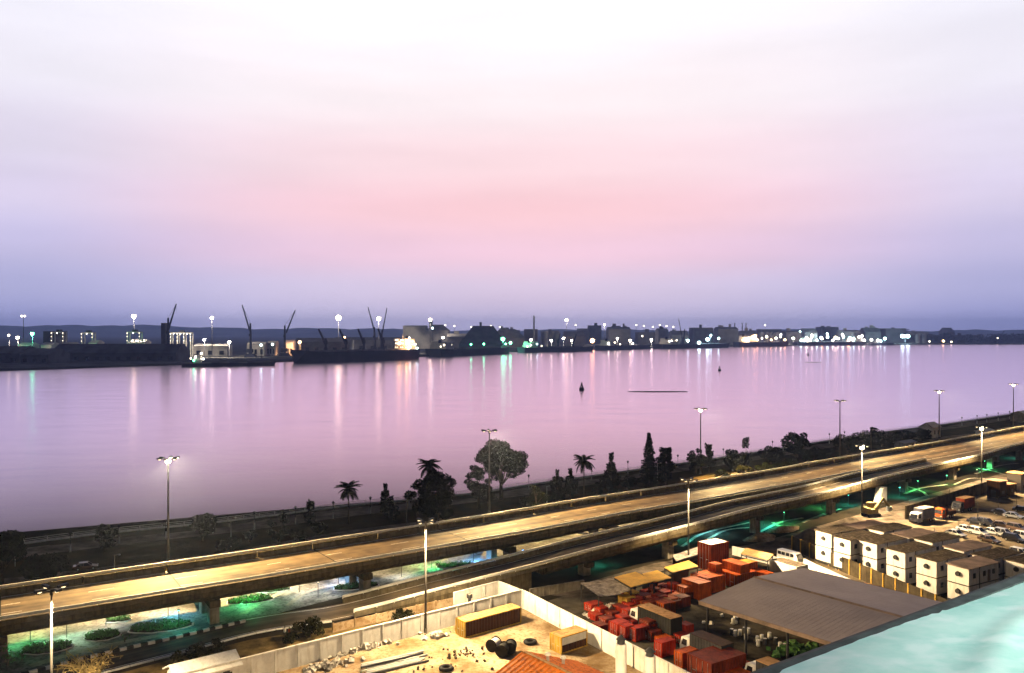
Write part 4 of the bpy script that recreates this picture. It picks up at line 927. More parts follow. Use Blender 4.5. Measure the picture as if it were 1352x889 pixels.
# orange-roofed building at the foot
ap = G(690, 860, 8); ob = thing('orange_roof_building', 'building with a bright orange pitched metal roof and roof vents', 'building', (ap.x, ap.y, 0), A1 - R(90))
hs, el_ = 9.5, 4.4
for s_ in (1, -1):
    mb = MB(); a = [(0, 0, 8), (20, 0, 8), (20, s_ * hs, el_), (0, s_ * hs, el_)]; a = a if s_ > 0 else a[::-1]
    mb.hexa([(x, y, z - .12) for x, y, z in a] + a)
    for k in range(26): mb.bar((.1 + k * .78, 0, 8.03), (.1 + k * .78, s_ * hs, el_ + .03), .06, .07)
    mb.build('roof_slope', M['orange_roof'], ob)
MB().bar((-.1, 0, 8.06), (20, 0, 8.06), .4, .12).build('ridge_cap', M['tantop'], ob)
MB().prism([(.4, -hs + .4), (20, -hs + .4), (20, hs - .4), (.4, hs - .4)], 0, el_ - .2).build('wall', M['concrete'], ob)
MB().poly([(.4, -hs + .5, el_ - .2), (.4, hs - .5, el_ - .2), (.4, 0, 7.75)]).build('gable', M['concrete'], ob)
for x, y in ((3.2, 1.4), (3.6, 3.6)):
    z = 8 - abs(y) / hs * 3.6; v = MB().cyl(x, y, z - .2, z + .7, .2, .2, 10).build('vent_pipe', M['steel'], ob); MB().cyl(x, y, z + .7, z + .95, .38, .3, 10).build('vent_cap', M['white_post'], v)
for x, y, D, lab in ((820, 850, 97, 'taller white vent stack with dark cap in front of the dividing wall'), (858, 866, 95, 'shorter white vent stack with dark cap in front of the dividing wall')):
    p = W(x, y, D); t = thing('vent_stack', lab, 'chimney', (p.x, p.y, 0)); MB().tube([(0, 0, 0), (0, 0, p.z - .2), (0, 0, p.z)], [.66, .66, .6], 20).build('stack', M['concrete_white'], t, False); MB().cyl(0, 0, p.z, p.z + .5, .45, .42, 14).cyl(0, 0, p.z + .5, p.z + 1.0, .60, .12, 14).build('cap', M['dark_steel'], t)
house('white_roof_shed', 'white ridge-roofed shed at the end of the yard wall', G(268, 905), A1, 8, 4.5, 2.4, 1.3, 'concrete_white', 'white', 3)
# ------------------------------------------------------------------ stacked white cabins
def cabin_unit(label, loc, roofm, group):
    t = thing('stacked_cabin', label, 'cabin', loc, A2c, group); Lx, Ly, hh = 9.0, 3.9, 2.9
    for k, (z0, nm) in enumerate(((.7, 'lower_cabin'), (3.75, 'upper_cabin'))):
        b = MB().box(0, Lx, -Ly, 0, z0, z0 + hh).build(nm, M['cabin'], t)
        MB().tube([(-.02, -Ly * .5, z0 + hh * .58), (-.32, -Ly * .5, z0 + hh * .58)], [.46, .40], 14).build('air_conditioner', M['dark_steel'], b)
        for x in (1.6, 4.6, 7.4): MB().box(x - .4, x + .4, -Ly - .05, -Ly + .1, z0 + 1.1, z0 + 2.0).build('window', M['glass'], b)
        MB().box(5.6, 6.4, -Ly - .04, -Ly + .1, z0 + .05, z0 + 2.05).build('door', M['cabin_roof2'], b)
        MB().box(3.05, 3.2, -Ly - .06, -Ly + .1, z0, z0 + hh).build('trim', M['dark_steel'], b)
    MB().box(-.1, Lx + .1, -Ly - .1, .1, .35, .7).build('base_frame', M['dark_steel'], t)
    MB().box(-.12, Lx + .1, -Ly - .12, .12, 3.61, 3.74).build('mid_frame', M['dark_steel'], t)
    MB().hexa([(-.25, -Ly - .22, 6.655), (Lx + .2, -Ly - .22, 6.655), (Lx + .2, .22, 6.655), (-.25, .22, 6.655), (-.25, -Ly - .22, 6.74), (Lx + .2, -Ly - .22, 6.74), (Lx + .2, .22, 6.88), (-.25, .22, 6.88)]).build('roof', M[roofm], t)
    for x in (.3, Lx - .3):
        for y in (-.3, -Ly + .3): MB().box(x - .15, x + .15, y - .15, y + .15, 0, .36).build('footing', M['concrete'], t)
    return t
A2c = R(30)
row1 = [(1077, 700), (1101, 708), (1135, 713), (1170.5, 724), (1210, 735), (1251, 744.5)]
row2 = [(1114, 694), (1145, 697.5), (1178, 705), (1207, 711), (1246.5, 722), (1283.6, 732), (1327.5, 739)]
l1_ = ['stacked white cabin at the end of the front row by the sand heap', 'stacked white cabin set tight against the end one of the front row', 'stacked white cabin third along the front row from the sand heap', 'stacked white cabin fourth along the front row from the sand heap', 'stacked white cabin fifth along the front row from the sand heap', 'stacked white cabin with a faded roof ending the front row']
l2_ = ['stacked white cabin with sand-dusted roof beside the excavator', 'stacked white cabin of the back row beside the white lorry', 'stacked white cabin of the back row with a faded roof near the lorries', 'stacked white cabin of the back row facing the two white cars', 'pale-roofed stacked white cabin of the back row', 'stacked white cabin of the back row behind the faded-roof front one', 'stacked white cabin of the back row beside the mint roof edge']
for (x, y), lab, rm in zip(row1, l1_, ['cabin_roof'] * 5 + ['cabin_roof2']): cabin_unit(lab, G(x, y, 6.7).xy.to_3d(), rm, 'stacked white cabins')
for (x, y), lab, rm in zip(row2, l2_, ['cabin_roof2', 'cabin_roof', 'cabin_roof2', 'cabin_roof', 'cabin_roof2', 'cabin_roof', 'cabin_roof']): cabin_unit(lab, G(x, y, 6.7).xy.to_3d(), rm, 'stacked white cabins')
M['fence'] = mat('dark_brown_sheet_fence', (.055, .042, .025), .8, scale=.5, var=.4, streak=.5)
wall_run('sheet_fence', 'dark brown sheet fence with ochre posts in front of the cabins', G(1046, 726), G(1275, 826), 3.0, 'fence', 3.2, pm='ochre', cap=False)
wall_run('boundary_wall', 'long dark boundary wall behind the parked lorries', G(1196, 686), G(1312, 648), 3.4, 'fence', 5, cap=False)
wall_run('boundary_wall', 'dark boundary wall beyond the maroon kiosk', G(1338, 641), G(1420, 612), 3.4, 'fence', 5, cap=False)

# ------------------------------------------------------------------ vehicles
def truck(loc, rz, lbox, cabm, boxm, label, topm=None, hbox=2.6, group=None, bed=False):
    t = thing('lorry', label, 'truck', loc, rz, group)           # local +x is forward, origin under the front bumper
    cab = [(0, .5), (.02, 1.35), (-.28, 2.55), (-1.0, 2.75), (-1.95, 2.75), (-1.95, .5)]
    c = loft(MB(), cab, 1.18, 1.08, 1.5).build('cab', M[cabm], t)
    MB().hexa([(.035, -.98, 1.42), (.035, .98, 1.42), (.0, .98, 1.42), (.0, -.98, 1.42), (-.235, -.9, 2.4), (-.235, .9, 2.4), (-.28, .9, 2.4), (-.28, -.9, 2.4)]).build('windscreen', M['glass'], c)
    for s_ in (-1, 1):
        MB().hexa([(-.35, s_ * 1.13, 1.5), (-1.4, s_ * 1.13, 1.5), (-1.4, s_ * 1.2, 1.5), (-.35, s_ * 1.2, 1.5), (-.55, s_ * 1.07, 2.35), (-1.4, s_ * 1.07, 2.35), (-1.4, s_ * 1.12, 2.35), (-.55, s_ * 1.12, 2.35)]).build('side_window', M['glass'], c)
        MB().box(-.05, .06, s_ * .85 - .2, s_ * .85 + .2, .75, .98).build('headlight', M['silver'], c)
        MB().box(-.1, .02, s_ * 1.32 - .1, s_ * 1.32 + .1, 1.6, 2.1).bar((-.1, s_ * 1.1, 2.0), (-.05, s_ * 1.3, 2.0), .05).build('mirror', M['black'], c)
    MB().box(-.1, .1, -1.15, 1.15, .38, .68).build('bumper', M['dark_steel'], t)
    MB().box(-lbox - 2.1, -.2, -.45, .45, .55, .95).build('chassis', M['black'], t)
    if bed:
        MB().box(-lbox - 2.1, -2.1, -1.2, 1.2, .95, 1.1).box(-lbox - 2.1, -2.1, -1.2, -1.12, 1.1, 1.9).box(-lbox - 2.1, -2.1, 1.12, 1.2, 1.1, 1.9).box(-lbox - 2.1, -lbox - 2.02, -1.12, 1.12, 1.1, 1.9).box(-2.2, -2.1, -1.12, 1.12, 1.1, 2.2).build('load_bed', M[boxm], t)
    else:
        mb = MB(); corr(mb, -lbox - 2.1, -2.1, -1.22, .98, .95 + hbox, .04, 1); corr(mb, -lbox - 2.1, -2.1, 1.22, .98, .95 + hbox, .04, -1)
        mb.box(-lbox - 2.1, -2.1, -1.17, 1.17, .96, .93 + hbox); b = mb.build('cargo_box', M[boxm], t)
        MB().box(-lbox - 2.13, -2.07, -1.25, 1.25, .952 + hbox, 1.02 + hbox).build('box_roof', M[topm or boxm], b)
    for x in (-1.1, -lbox - .6, -lbox - 1.6 if lbox > 5 else -lbox + .4):
        for s_ in (-1, 1): wheel(t, x, s_ * 1.0, .5)
    return t
e2a = math.atan2(e2.y, e2.x)
truck(G(838, 822), e2a + R(180), 7.6, 'white', 'black', 'white-cabbed lorry with long dark box and tan roof in the scrap yard', 'tantop')
truck(G(905, 860), e2a + R(180), 6.2, 'white', 'dark_steel', 'white-cabbed lorry with brown roof beside the big grey roof', 'brown')
truck(G(990, 897), e2a + R(180), 5.5, 'white', 'dark_steel', 'white-cabbed lorry with brown roof half under the mint roof', 'tantop')
truck(G(1206, 692), A2 + R(180), 5.2, 'white', 'blue_paint', 'white lorry with grey-blue box parked at the boundary wall', 'tarp')
truck(G(1238, 686), A2 + R(180), 4.4, 'orange', 'brown', 'orange lorry with an open bed between the two other lorries', bed=True)
truck(G(1262, 677), A2 + R(180), 5.0, 'dark_steel', 'maroon', 'dark lorry with a rusty roof behind the orange lorry', 'tantop')
def minibus(loc, rz, label):
    t = thing('minibus', label, 'minibus', loc, rz); pr = [(2.6, .4), (2.6, 1.05), (2.1, 1.95), (1.7, 2.1), (-2.6, 2.1), (-2.65, .4)]
    b = loft(MB(), pr, .95, .85, 1.2).build('body', M['car_white'], t)
    for s_ in (-1, 1):
        for x in (1.2, .1, -1.0, -2.0): MB().hexa([(x - .42, s_ * .93, 1.22), (x + .42, s_ * .93, 1.22), (x + .42, s_ * .98, 1.22), (x - .42, s_ * .98, 1.22), (x - .42, s_ * .85, 1.85), (x + .42, s_ * .85, 1.85), (x + .42, s_ * .90, 1.85), (x - .42, s_ * .90, 1.85)]).build('side_window', M['glass'], b)
        for x in (1.6, -1.6): wheel(t, x, s_ * .86)
    MB().hexa([(2.62, -.8, 1.1), (2.62, .8, 1.1), (2.55, .8, 1.1), (2.55, -.8, 1.1), (2.17, -.75, 1.9), (2.17, .75, 1.9), (2.08, .75, 1.9), (2.08, -.75, 1.9)]).build('windscreen', M['glass'], b)
minibus(G(1043, 741), e2a, 'white minibus parked by the pale wall')
for x, y, pt, kd, dg, lab in ((1276, 702, 'car_white', 'sedan', -68, 'white car beside the silver-white estate car'), (1292, 706, 'car_white', 'suv', -66, 'silver-white estate car next to the white car'), (1303, 694, 'car_dark', 'suv', -60, 'black car behind the bronze car'), (1321, 696, 'car_brown', 'sedan', -30, 'long bronze car beside the black car'), (1338, 684, 'silver', 'sedan', -50, 'silver car with dark windows by the thin posts'), (1343, 701, 'car_brown', 'suv', -60, 'bronze estate car past the long bronze car'), (1339, 715, 'car_dark', 'suv', -60, 'black car closest to the back cabins'), (1352, 712, 'car_white', 'suv', -60, 'white car cut off beside the black car'), (1350, 676, 'car_dark', 'sedan', -40, 'black car beyond the silver car'), (1349, 735, 'car_white', 'suv', -60, 'white car parked behind the pale-roofed cabin'), (1366, 700, 'car_dark', 'sedan', -50, 'dark car past the bronze estate car'), (1312, 706, 'car_white', 'sedan', -62, 'white car parked in front of the long bronze car'), (1326, 708, 'silver', 'suv', -62, 'silver car between the white car and the black one'), (1322, 680, 'car_dark', 'sedan', -48, 'dark car near the maroon kiosk shadow'), (1306, 716, 'car_brown', 'sedan', -62, 'brown car behind the back cabins'), (1290, 692, 'car_dark', 'sedan', -64, 'black car behind the two white cars'), (1262, 708, 'silver', 'sedan', -64, 'silver car against the back cabins')):
    car(G(x, y), R(dg), pt, lab, kd)
for k, (x, by, ty) in enumerate(((1318, 680, 656), (1291, 688, 663), (1342, 667, 653), (1234, 702, 684), (1265, 698, 687), (1201, 684, 660), (1254, 664, 646))):
    h = sz(by - ty, by); t = thing('thin_pole', ['thin pole with round foot beside the maroon kiosk', 'thin pole near the black car', 'thin pole at the farthest corner of the car park', 'thin pole behind the back cabins', 'short thin pole beside the white car', 'thin pole at the nose of the white lorry', 'thin pole against the dark boundary wall'][k], 'pole', G(x, by)); MB().cyl(0, 0, 0, h, .06, .05, 8).build('shaft', M['dark_steel'], t); MB().cyl(0, 0, 0, .18, .7, .6, 12).build('foot', M['concrete'], t)
# kiosks
def kiosk(x, y, lx, ly, h, m, lab):
    t = thing('kiosk', lab, 'kiosk', G(x, y), A2); MB().box(0, lx, 0, ly, 0, h).build('wall', M[m], t); MB().box(-.3, lx + .3, -.3, ly + .3, h + .002, h + .2).build('roof', M['tantop'], t)
    MB().box(-.05, .05, ly * .3, ly * .7, .1, 2.0).build('door', M['dark_steel'], t); MB().box(lx * .3, lx * .7, -.05, .05, 1, 1.9).build('hatch', M['dark_steel'], t)
kiosk(1320, 658, 3.8, 3.6, 4.6, 'brown', 'brown kiosk with tan flat roof at the end of the boundary wall')
kiosk(1333, 655, 3.0, 2.6, 3.2, 'brown', 'lower brown annex beside the flat-roofed kiosk')
kiosk(1348, 650, 4.4, 4, 5.2, 'far_grey', 'grey hut with tan roof past the brown kiosk')
# excavator
t = thing('excavator', 'pale yellow excavator standing on the sand by the tapered column', 'excavator', G(1150, 682), R(20))
for s_ in (-1, 1): MB().hexa([(-1.7, s_ * 1.1 - .3, .0), (1.7, s_ * 1.1 - .3, 0), (1.7, s_ * 1.1 + .3, 0), (-1.7, s_ * 1.1 + .3, 0), (-2.0, s_ * 1.1 - .3, .8), (2.0, s_ * 1.1 - .3, .8), (2.0, s_ * 1.1 + .3, .8), (-2.0, s_ * 1.1 + .3, .8)]).build('track', M['black'], t)
MB().box(-1.9, 1.3, -1.2, 1.2, .9, 2.0).box(-1.9, -.9, -1.1, 1.1, 2.0, 2.4).build('body', M['dry'], t)
cb = MB().box(-.3, 1.2, .1, 1.15, 2.0, 3.5).build('cab', M['dry'], t); MB().box(1.15, 1.25, .2, 1.05, 2.3, 3.3).build('window', M['glass'], cb)
MB().bar((1.0, -.4, 2.0), (3.6, -.4, 4.6), .5, .6).bar((3.5, -.4, 4.6), (5.6, -.4, 2.2), .4, .5).build('boom', M['dry'], t)
MB().hexa([(5.1, -1, 1.0), (6.3, -1, 1.3), (6.3, .2, 1.3), (5.1, .2, 1.0), (5.2, -1, 2.2), (5.9, -1, 2.3), (5.9, .2, 2.3), (5.2, .2, 2.2)]).build('bucket', M['steel'], t)
# sand heaps by the service road
def heap(x, y, rx, ry, h, label, m='pathsand'):
    mb = MB(); n = 20; rings = 7; 
    for j in range(rings):
        f = j / (rings - 1)
        for k in range(n):
            a = 6.283 * k / n; q = (1 - f) * (1 + .18 * math.sin(a * 3 + j) + rnd(-.06, .06)); mb.v.append((rx * q * math.cos(a), ry * q * math.sin(a), h * (math.sin(f * math.pi / 2) ** 1.3) + rnd(-.06, .06) - (.1 if j == 0 else 0)))
    for j in range(rings - 1):
        for k in range(n): mb.f.append((j * n + k, j * n + (k + 1) % n, (j + 1) * n + (k + 1) % n, (j + 1) * n + k))
    o = mb.build('sand_heap', M[m], None, True); o.location = G(x, y); o.rotation_euler = (0, 0, A2); tag(o, label, 'sand heap', 'sand heaps along the service road')
heap(1075, 712, 9, 3.4, 2.6, 'long pale sand heap behind the end cabins'); heap(1005, 712, 5, 2.4, 1.5, 'lumpy earth heap behind the tan roof', 'sand'); heap(1035, 700, 6, 2.2, 1.1, 'low earth heap under the merging ramp', 'sand'); heap(1120, 690, 5, 2, 1.2, 'small sand heap beside the excavator')
# yard clutter
t = None
for k, (x, y, r_) in enumerate(((652, 859, .95), (664, 866, .95), (674, 862, .9))):
    t = thing('cable_drum', ['pale drum with white stripe lying on the sand', 'dark drum lying foremost on the sand', 'dark drum leaning behind the others on the sand'][k], 'drum', G(x, y), A1 + .4 + .2 * k, 'drums on the sand'); mm = M['white_post'] if k == 0 else M['black']
    MB().tube([(-.75, 0, r_), (.75, 0, r_)], r_ * .82, 18).build('barrel', M['black'] if k else M['white_post'], t)
    for s_ in (-1, 1): MB().tube([(s_ * .75, 0, r_), (s_ * .86, 0, r_)], r_, 18).build('flange', M['black'], t)
def tyre(x, y, lab):
    mb = MB(); n, m_ = 18, 8
    for i in range(n):
        a = 6.283 * i / n
        for j in range(m_): b = 6.283 * j / m_; q = .55 + .22 * math.cos(b); mb.v.append((q * math.cos(a), q * math.sin(a), .22 + .2 * math.sin(b)))
    for i in range(n):
        for j in range(m_): mb.f.append((i * m_ + j, ((i + 1) % n) * m_ + j, ((i + 1) % n) * m_ + (j + 1) % m_, i * m_ + (j + 1) % m_))
    o = mb.build('tyre', M['black'], None, True); o.location = G(x, y); o.scale = (1.4,) * 3; tag(o, lab, 'tyre')
tyre(589, 885, 'black tyre lying flat on the bright sand'); tyre(700, 850, 'black tyre behind the short container')
for k in range(9):
    a = G(478 + 1.5 * (k % 5), 889 - 1.2 * (k % 5)) + g1 * .32 * (k - 4); a.z = .16 + .28 * (k // 6); L_ = rnd(8, 11)
    o = MB().tube([(0, 0, 0), (L_, 0, 0)], .14, 10).build('steel_pipe', M['steel' if k % 3 else 'dark_steel']); o.location = a; o.rotation_euler = (0, 0, A1 - .12 + rnd(-.03, .03)); tag(o, 'long steel pipe in the bundle lying on the sand', 'pipe', 'steel pipes lying on the sand')
def rubble(cx, cy, sx_, sy_, n, label, m='rock', smin=.12, smax=.5):
    mb = MB(); c = G(cx, cy)
    for _ in range(n):
        q = abs(random.gauss(0, .5)); a = rnd(0, 6.283); p = f1 * sx_ * q * math.cos(a) + g1 * sy_ * q * math.sin(a); s = rnd(smin, smax); i0 = len(mb.v)
        pts = [Vector((x * s * rnd(.5, 1.1), y * s * rnd(.5, 1.1), z * s * rnd(.4, .9))) for z in (-1, 1) for x, y in ((-1, -1), (1, -1), (1, 1), (-1, 1))]; rot = Matrix.Rotation(rnd(0, 6), 3, rdir())
        mb.hexa([p + rot @ v + Vector((0, 0, s * .4 + max(0, .8 - q) * .5)) for v in pts])
    o = mb.build('rubble', M[m]); o.location = c; o['kind'] = 'stuff'; tag(o, label, 'rubble'); return o
rubble(482, 856, 6.5, 1.6, 170, 'heap of broken pale blocks along the yard wall'); rubble(577, 842, 3, .9, 26, 'few broken stones by the lamp post foot'); rubble(430, 882, 6, 2, 60, 'scattered stones in the corner of the sandy yard'); rubble(610, 868, 12, 6, 70, 'loose scraps strewn over the bright sand', 'bark', .06, .22)
rubble(800, 808, 5, 3, 60, 'tangle of pale scrap behind the dividing wall', 'rock', .15, .55); rubble(975, 815, 8, 5, 30, 'white scraps lying on the aisle by the grey roof', 'white_post', .12, .4); rubble(1055, 862, 5, 3, 60, 'green plastic scrap under the grey roof', 'lawn', .25, .7)
BAR = MB().tube([(0, 0, 0), (0, 0, .3), (0, 0, .6), (0, 0, .9)], [.3, .31, .31, .3], 14).mesh('drum_body', M['white_post']); BARK = MB().tube([(0, 0, 0), (0, 0, .3), (0, 0, .6), (0, 0, .9)], [.3, .31, .31, .3], 14).mesh('drum_body', M['dark_steel']); LID = MB().cyl(0, 0, .9, .93, .27, .27, 14).mesh('drum_lid', M['steel'])
for k, (x, y) in enumerate(((966, 838), (971, 840), (977, 839), (983, 836), (988, 837), (968, 824), (973, 822), (1000, 848), (1006, 846), (1010, 851), (1016, 843), (1030, 856), (1036, 858), (1001, 853), (985, 845), (1024, 850))):
    t = thing('oil_drum', 'upright pale oil drum under the edge of the big grey roof' if k % 3 else 'upright dark oil drum under the edge of the big grey roof', 'drum', G(x, y), 0, 'oil drums by the big grey roof'); piece(BAR if k % 3 else BARK, 'drum_body', t); piece(LID, 'drum_lid', t)
# an upright cart-like container post on the sand near the wall
t = thing('standpipe', 'short dark standpipe against the yard wall above the brown container', 'standpipe', G(620, 812)); MB().cyl(0, 0, 0, 2.9, .28, .26, 10).build('pipe', M['dark_steel'], t); MB().cyl(0, 0, 2.9, 3.6, .5, .5, 10).build('cap', M['dark_steel'], t)
# two people waiting on the verge
for k, (x, y, clo) in enumerate(((376, 842, 'white_post'), (382, 843, 'orange'))):
    t = thing('person', ['person in a white top standing on the verge by the ramp', 'person in an orange top standing on the verge by the ramp'][k], 'person', G(x, y), rnd(0, 6))
    def body(zs, m, nm):
        mb = MB(); i0 = 0; n = 10
        for z, rx, ry in zs:
            for j in range(n): a = 6.283 * j / n; mb.v.append((ry * math.cos(a), rx * math.sin(a), z))
        for i in range(len(zs) - 1):
            for j in range(n): mb.f.append((i * n + j, i * n + (j + 1) % n, (i + 1) * n + (j + 1) % n, (i + 1) * n + j))
        return mb
    b = body([(.85, .17, .12), (1.0, .19, .13), (1.2, .18, .12), (1.42, .22, .12), (1.5, .12, .09), (1.53, .06, .06), (1.58, .06, .06), (1.62, .08, .09), (1.72, .085, .1), (1.80, .06, .08), (1.83, .01, .01)], None, 'b')
    for s_ in (-1, 1):
        b.tube([(0, s_ * .1, .9), (.02, s_ * .11, .5), (0, s_ * .11, .08), (.14, s_ * .12, .03)], [.1, .075, .05, .04], 8); b.tube([(0, s_ * .2, 1.42), (0, s_ * .27, 1.12), (.08, s_ * .27, .86), (.1, s_ * .27, .76)], [.055, .045, .035, .03], 8)
    b.build('body', M['bark'], t, True)
    body([(.82, .185, .135), (1.0, .205, .145), (1.2, .195, .135), (1.40, .235, .135), (1.49, .14, .10)], None, 's').build('shirt', M[clo], t, True)

# ------------------------------------------------------------------ mint roof below the viewpoint
zr = 44.0
t = thing('mint_roof', 'pale mint painted roof ledge with a dark edge right below the viewpoint', 'roof')
Q0, Q1 = G(930, 920, zr), G(1420, 737, zr); dq = (Q1 - Q0); Lq = dq.length; dq.normalize(); nq = Vector((dq.y, -dq.x, 0))
mb = MB(); ni, nj = 70, 40
for i in range(ni + 1):
    for j in range(nj + 1):
        u, v = i / ni, j / nj; p = Q0 + dq * Lq * u + nq * (.12 + 7 * v)
        z = zr + .04 + .25 * math.sin(min(1, v * 3) * 1.5) + .03 * math.sin(u * 6 + v * 9) * math.sin(v * 12 + u * 3) + .11 * math.exp(-((v - .46 + .28 * u) / .028) ** 2) + .07 * math.exp(-((v - .80 + .5 * u) / .02) ** 2) + .05 * math.exp(-((v - .20 - .05 * math.sin(u * 9)) / .018) ** 2) + rnd(-.006, .006)
        mb.v.append((p.x, p.y, z))
for i in range(ni):
    for j in range(nj): a = i * (nj + 1) + j; mb.f.append((a, a + nj + 1, a + nj + 2, a + 1)[::-1])
mb.build('roof_skin', M['mint'], t, True)
mb = MB(); sweep(mb, [Q0, (Q0 + Q1) / 2, Q1], [(.10, -.5), (.16, -.1), (.10, .02), (.0, .05), (-.16, .05), (-.16, -.5)], [-nq * 1.0] * 3); mb.build('dark_edge', M['edge'], t, False)
wl = thing('assumed_roof_floodlight', 'assumed cool floodlight on a post out of view above the mint roof', 'floodlight', tuple(Q0 + dq * Lq * .75 + nq * 6.6), 0); MB().cyl(0, 0, 0, 3.6, .06, .05, 8).build('post', M['dark_steel'], wl); h_ = MB().box(-.25, .25, -.15, .15, 3.6, 3.85).build('lamp_head', M['dark_steel'], wl); MB().box(-.2, .2, -.12, .12, 3.53, 3.597).build('lens', M['e_cool'], h_); point_light('lamp_light', wl, (0, 0, 3.35), 11000, (.74, 1, .89), .1)  # unseen lamp, assumed here to brighten the mint roof

# ------------------------------------------------------------------ the far port
def port_flood(parent, loc, power, mm, rz=0.0):     # floodlight aimed down and inland, away from the river
    o = point_light('lamp_light', parent, loc, power, {'e_cool': (.6, 1, .97), 'e_green': (.15, 1, .45), 'e_orange': (1, .5, .2)}.get(mm, (1, .85, .6)), 1.5, 150)
    a = R(90) - rz; o.rotation_euler = Vector((.85 * math.cos(a), .85 * math.sin(a), -.53)).to_track_quat('-Z', 'Y').to_euler()
def ship(bow, stern, fb, label, hm='hull', beam=None, cranes=(), sup=.10, suph=22, lamps=(), name='cargo_ship', hatches=5):
    a, b = G(*bow, WZ), G(*stern, WZ); L_ = (a - b).length; c = (a + b) / 2; rz = math.atan2((a - b).y, (a - b).x); beam = beam or L_ * .15
    t = thing(name, label, 'ship', c, rz, 'ships moored across the river'); mb = MB(); n = 13; h = beam / 2; secs = []
    for k in range(n):
        x = -L_ / 2 + L_ * k / (n - 1); f = k / (n - 1); wt = h * (1 - max(0, (f - .72) / .28) ** 2.2) * (.86 + .14 * min(1, f * 8)); wb = wt * (.82 if f < .8 else .82 - .5 * (f - .8) / .2)
        z1 = fb * (1 + .28 * max(0, (f - .86) / .14) + .12 * max(0, (.1 - f) / .1)); fl = 5 * max(0, (f - .85) / .15) * L_ / 200
        secs.append([(x, -wb, -1.5), (x + fl, -wt, z1), (x + fl, wt, z1), (x, wb, -1.5)])
    for s in secs: mb.v += s
    for k in range(n - 1):
        for e in range(4): mb.f.append((4 * k + e, 4 * k + 4 + e, 4 * k + 4 + (e + 1) % 4, 4 * k + (e + 1) % 4))
    mb.f += [(0, 1, 2, 3), tuple(4 * (n - 1) + e for e in (3, 2, 1, 0))]; mb.build('hull', M[hm], t)
    xs = -L_ / 2 + L_ * sup
    s_ = MB().box(xs - L_ * .045, xs + L_ * .04, -h * .85, h * .85, fb, fb + suph * .45).box(xs - L_ * .04, xs + L_ * .035, -h * .75, h * .75, fb + suph * .45, fb + suph * .8).box(xs - L_ * .02, xs + L_ * .036, -h * 1.0, h * 1.0, fb + suph * .8, fb + suph).build('superstructure', M['shipwhite'], t)
    for lv in (.2, .55, .85):
        for k in range(7): y = -h * .7 + h * 1.4 * k / 6; MB().box(xs + L_ * .036, xs + L_ * .041, y - .5, y + .5, fb + suph * lv, fb + suph * lv + 1.3).build('window', M['e_small'] if (k * 7 + int(lv * 9)) % 3 else M['glass'], s_)
    MB().cyl(xs - L_ * .02, 0, fb + suph * .8, fb + suph * 1.25, 2.6 * L_ / 200, 2.2 * L_ / 200, 10).build('funnel', M[hm], t)
    MB().cyl(xs + L_ * .02, 0, fb + suph, fb + suph * 1.5, .45, .25, 6).build('mast', M['shipwhite'], t)
    for k in range(hatches): x = -L_ / 2 + L_ * (sup + .1 + (.84 - sup - .1) * (k + .5) / hatches); MB().box(x - L_ * .045, x + L_ * .045, -h * .6, h * .6, fb, fb + 2.4).build('hatch_cover', M['far_dark'], t)
    for f, hp, ang_, jl in cranes:
        x = -L_ / 2 + L_ * f; cr = MB().cyl(x, 0, fb, fb + hp, 2.0, 1.6, 8).box(x - 2, x + 2.4, -2, 2, fb + hp * .55, fb + hp * .85).build('deck_crane', M['crane'], t)
        tip = Vector((x + jl * math.cos(ang_), 0, fb + hp * .7 + jl * math.sin(ang_))); q = MB()
        for w_ in (-1.1, 1.1): q.bar((x + 1.5, w_, fb + hp * .65), tuple(tip + Vector((0, w_ * .3, 0))), 1.7)
        for k in range(1, 7):
            u = k / 7; p = Vector((x + 1.5, 0, fb + hp * .65)).lerp(tip, u); q.bar(p + Vector((0, -1 + .7 * u, 0)), p + Vector((0, 1 - .7 * u, 0)), .5)
        q.bar((x, 0, fb + hp), tuple(tip), .25); q.build('jib', M['crane'], cr)
    for f, y, z, r, mm in lamps:
        side = 1 if math.cos(rz) > 0 else -1; y = y * side                 # the side facing the river
        if r >= 2.0: port_flood(t, (-L_ / 2 + L_ * f, y - side * (r * 1.3 + 1), fb + z + 2), 60000 * r, mm, rz)
        MB().ball((-L_ / 2 + L_ * f, y, fb + z), r * 1.25, 8, 6).build('deck_light', M[mm], t, True)
    return t
ship((388, 479.5), (546, 474), 17, 'longest dark bulk carrier with four slewing deck cranes and orange deck lights', cranes=((.28, 22, R(62), 26), (.45, 22, R(60), 26), (.60, 22, R(58), 26), (.76, 22, R(56), 26)), sup=.08, suph=20,
     lamps=((.20, -18, 12, 2.3, 'e_orange'), (.13, -18, 12, 2.5, 'e_orange'), (.05, -18, 10, 1.6, 'e_small'), (.07, -18, 16, 1.3, 'e_small'), (.10, -18, 5, 1.4, 'e_white'), (.03, -18, 3, 1.3, 'e_cool')), hatches=6)
ship((672, 466.5), (572, 471), 14, 'dark green ship with green floodlights moored in front of the gabled store', 'hullgreen', sup=.10, suph=16, lamps=((.93, -16, 10, 2.6, 'e_green'), (.86, -16, 8, 1.8, 'e_green'), (.55, -16, 9, 1.8, 'e_green'), (.38, -16, 9, 1.5, 'e_green'), (.06, -14, 9, 1.5, 'e_small'), (.14, -14, 8, 1.5, 'e_white'), (.02, -14, 6, 1.2, 'e_small')), hatches=4)
ship((782, 463.5), (688, 465.5), 11, 'low ship with white lit quarters under the thin chimney', sup=.12, suph=15, lamps=((.08, -14, 6, 1.5, 'e_white'), (.16, -14, 9, 1.4, 'e_cool'), (.04, -12, 3, 1.4, 'e_small'), (.22, -14, 4, 1.3, 'e_small')), cranes=((.5, 20, R(70), 22), (.72, 20, R(60), 20)), hatches=4)
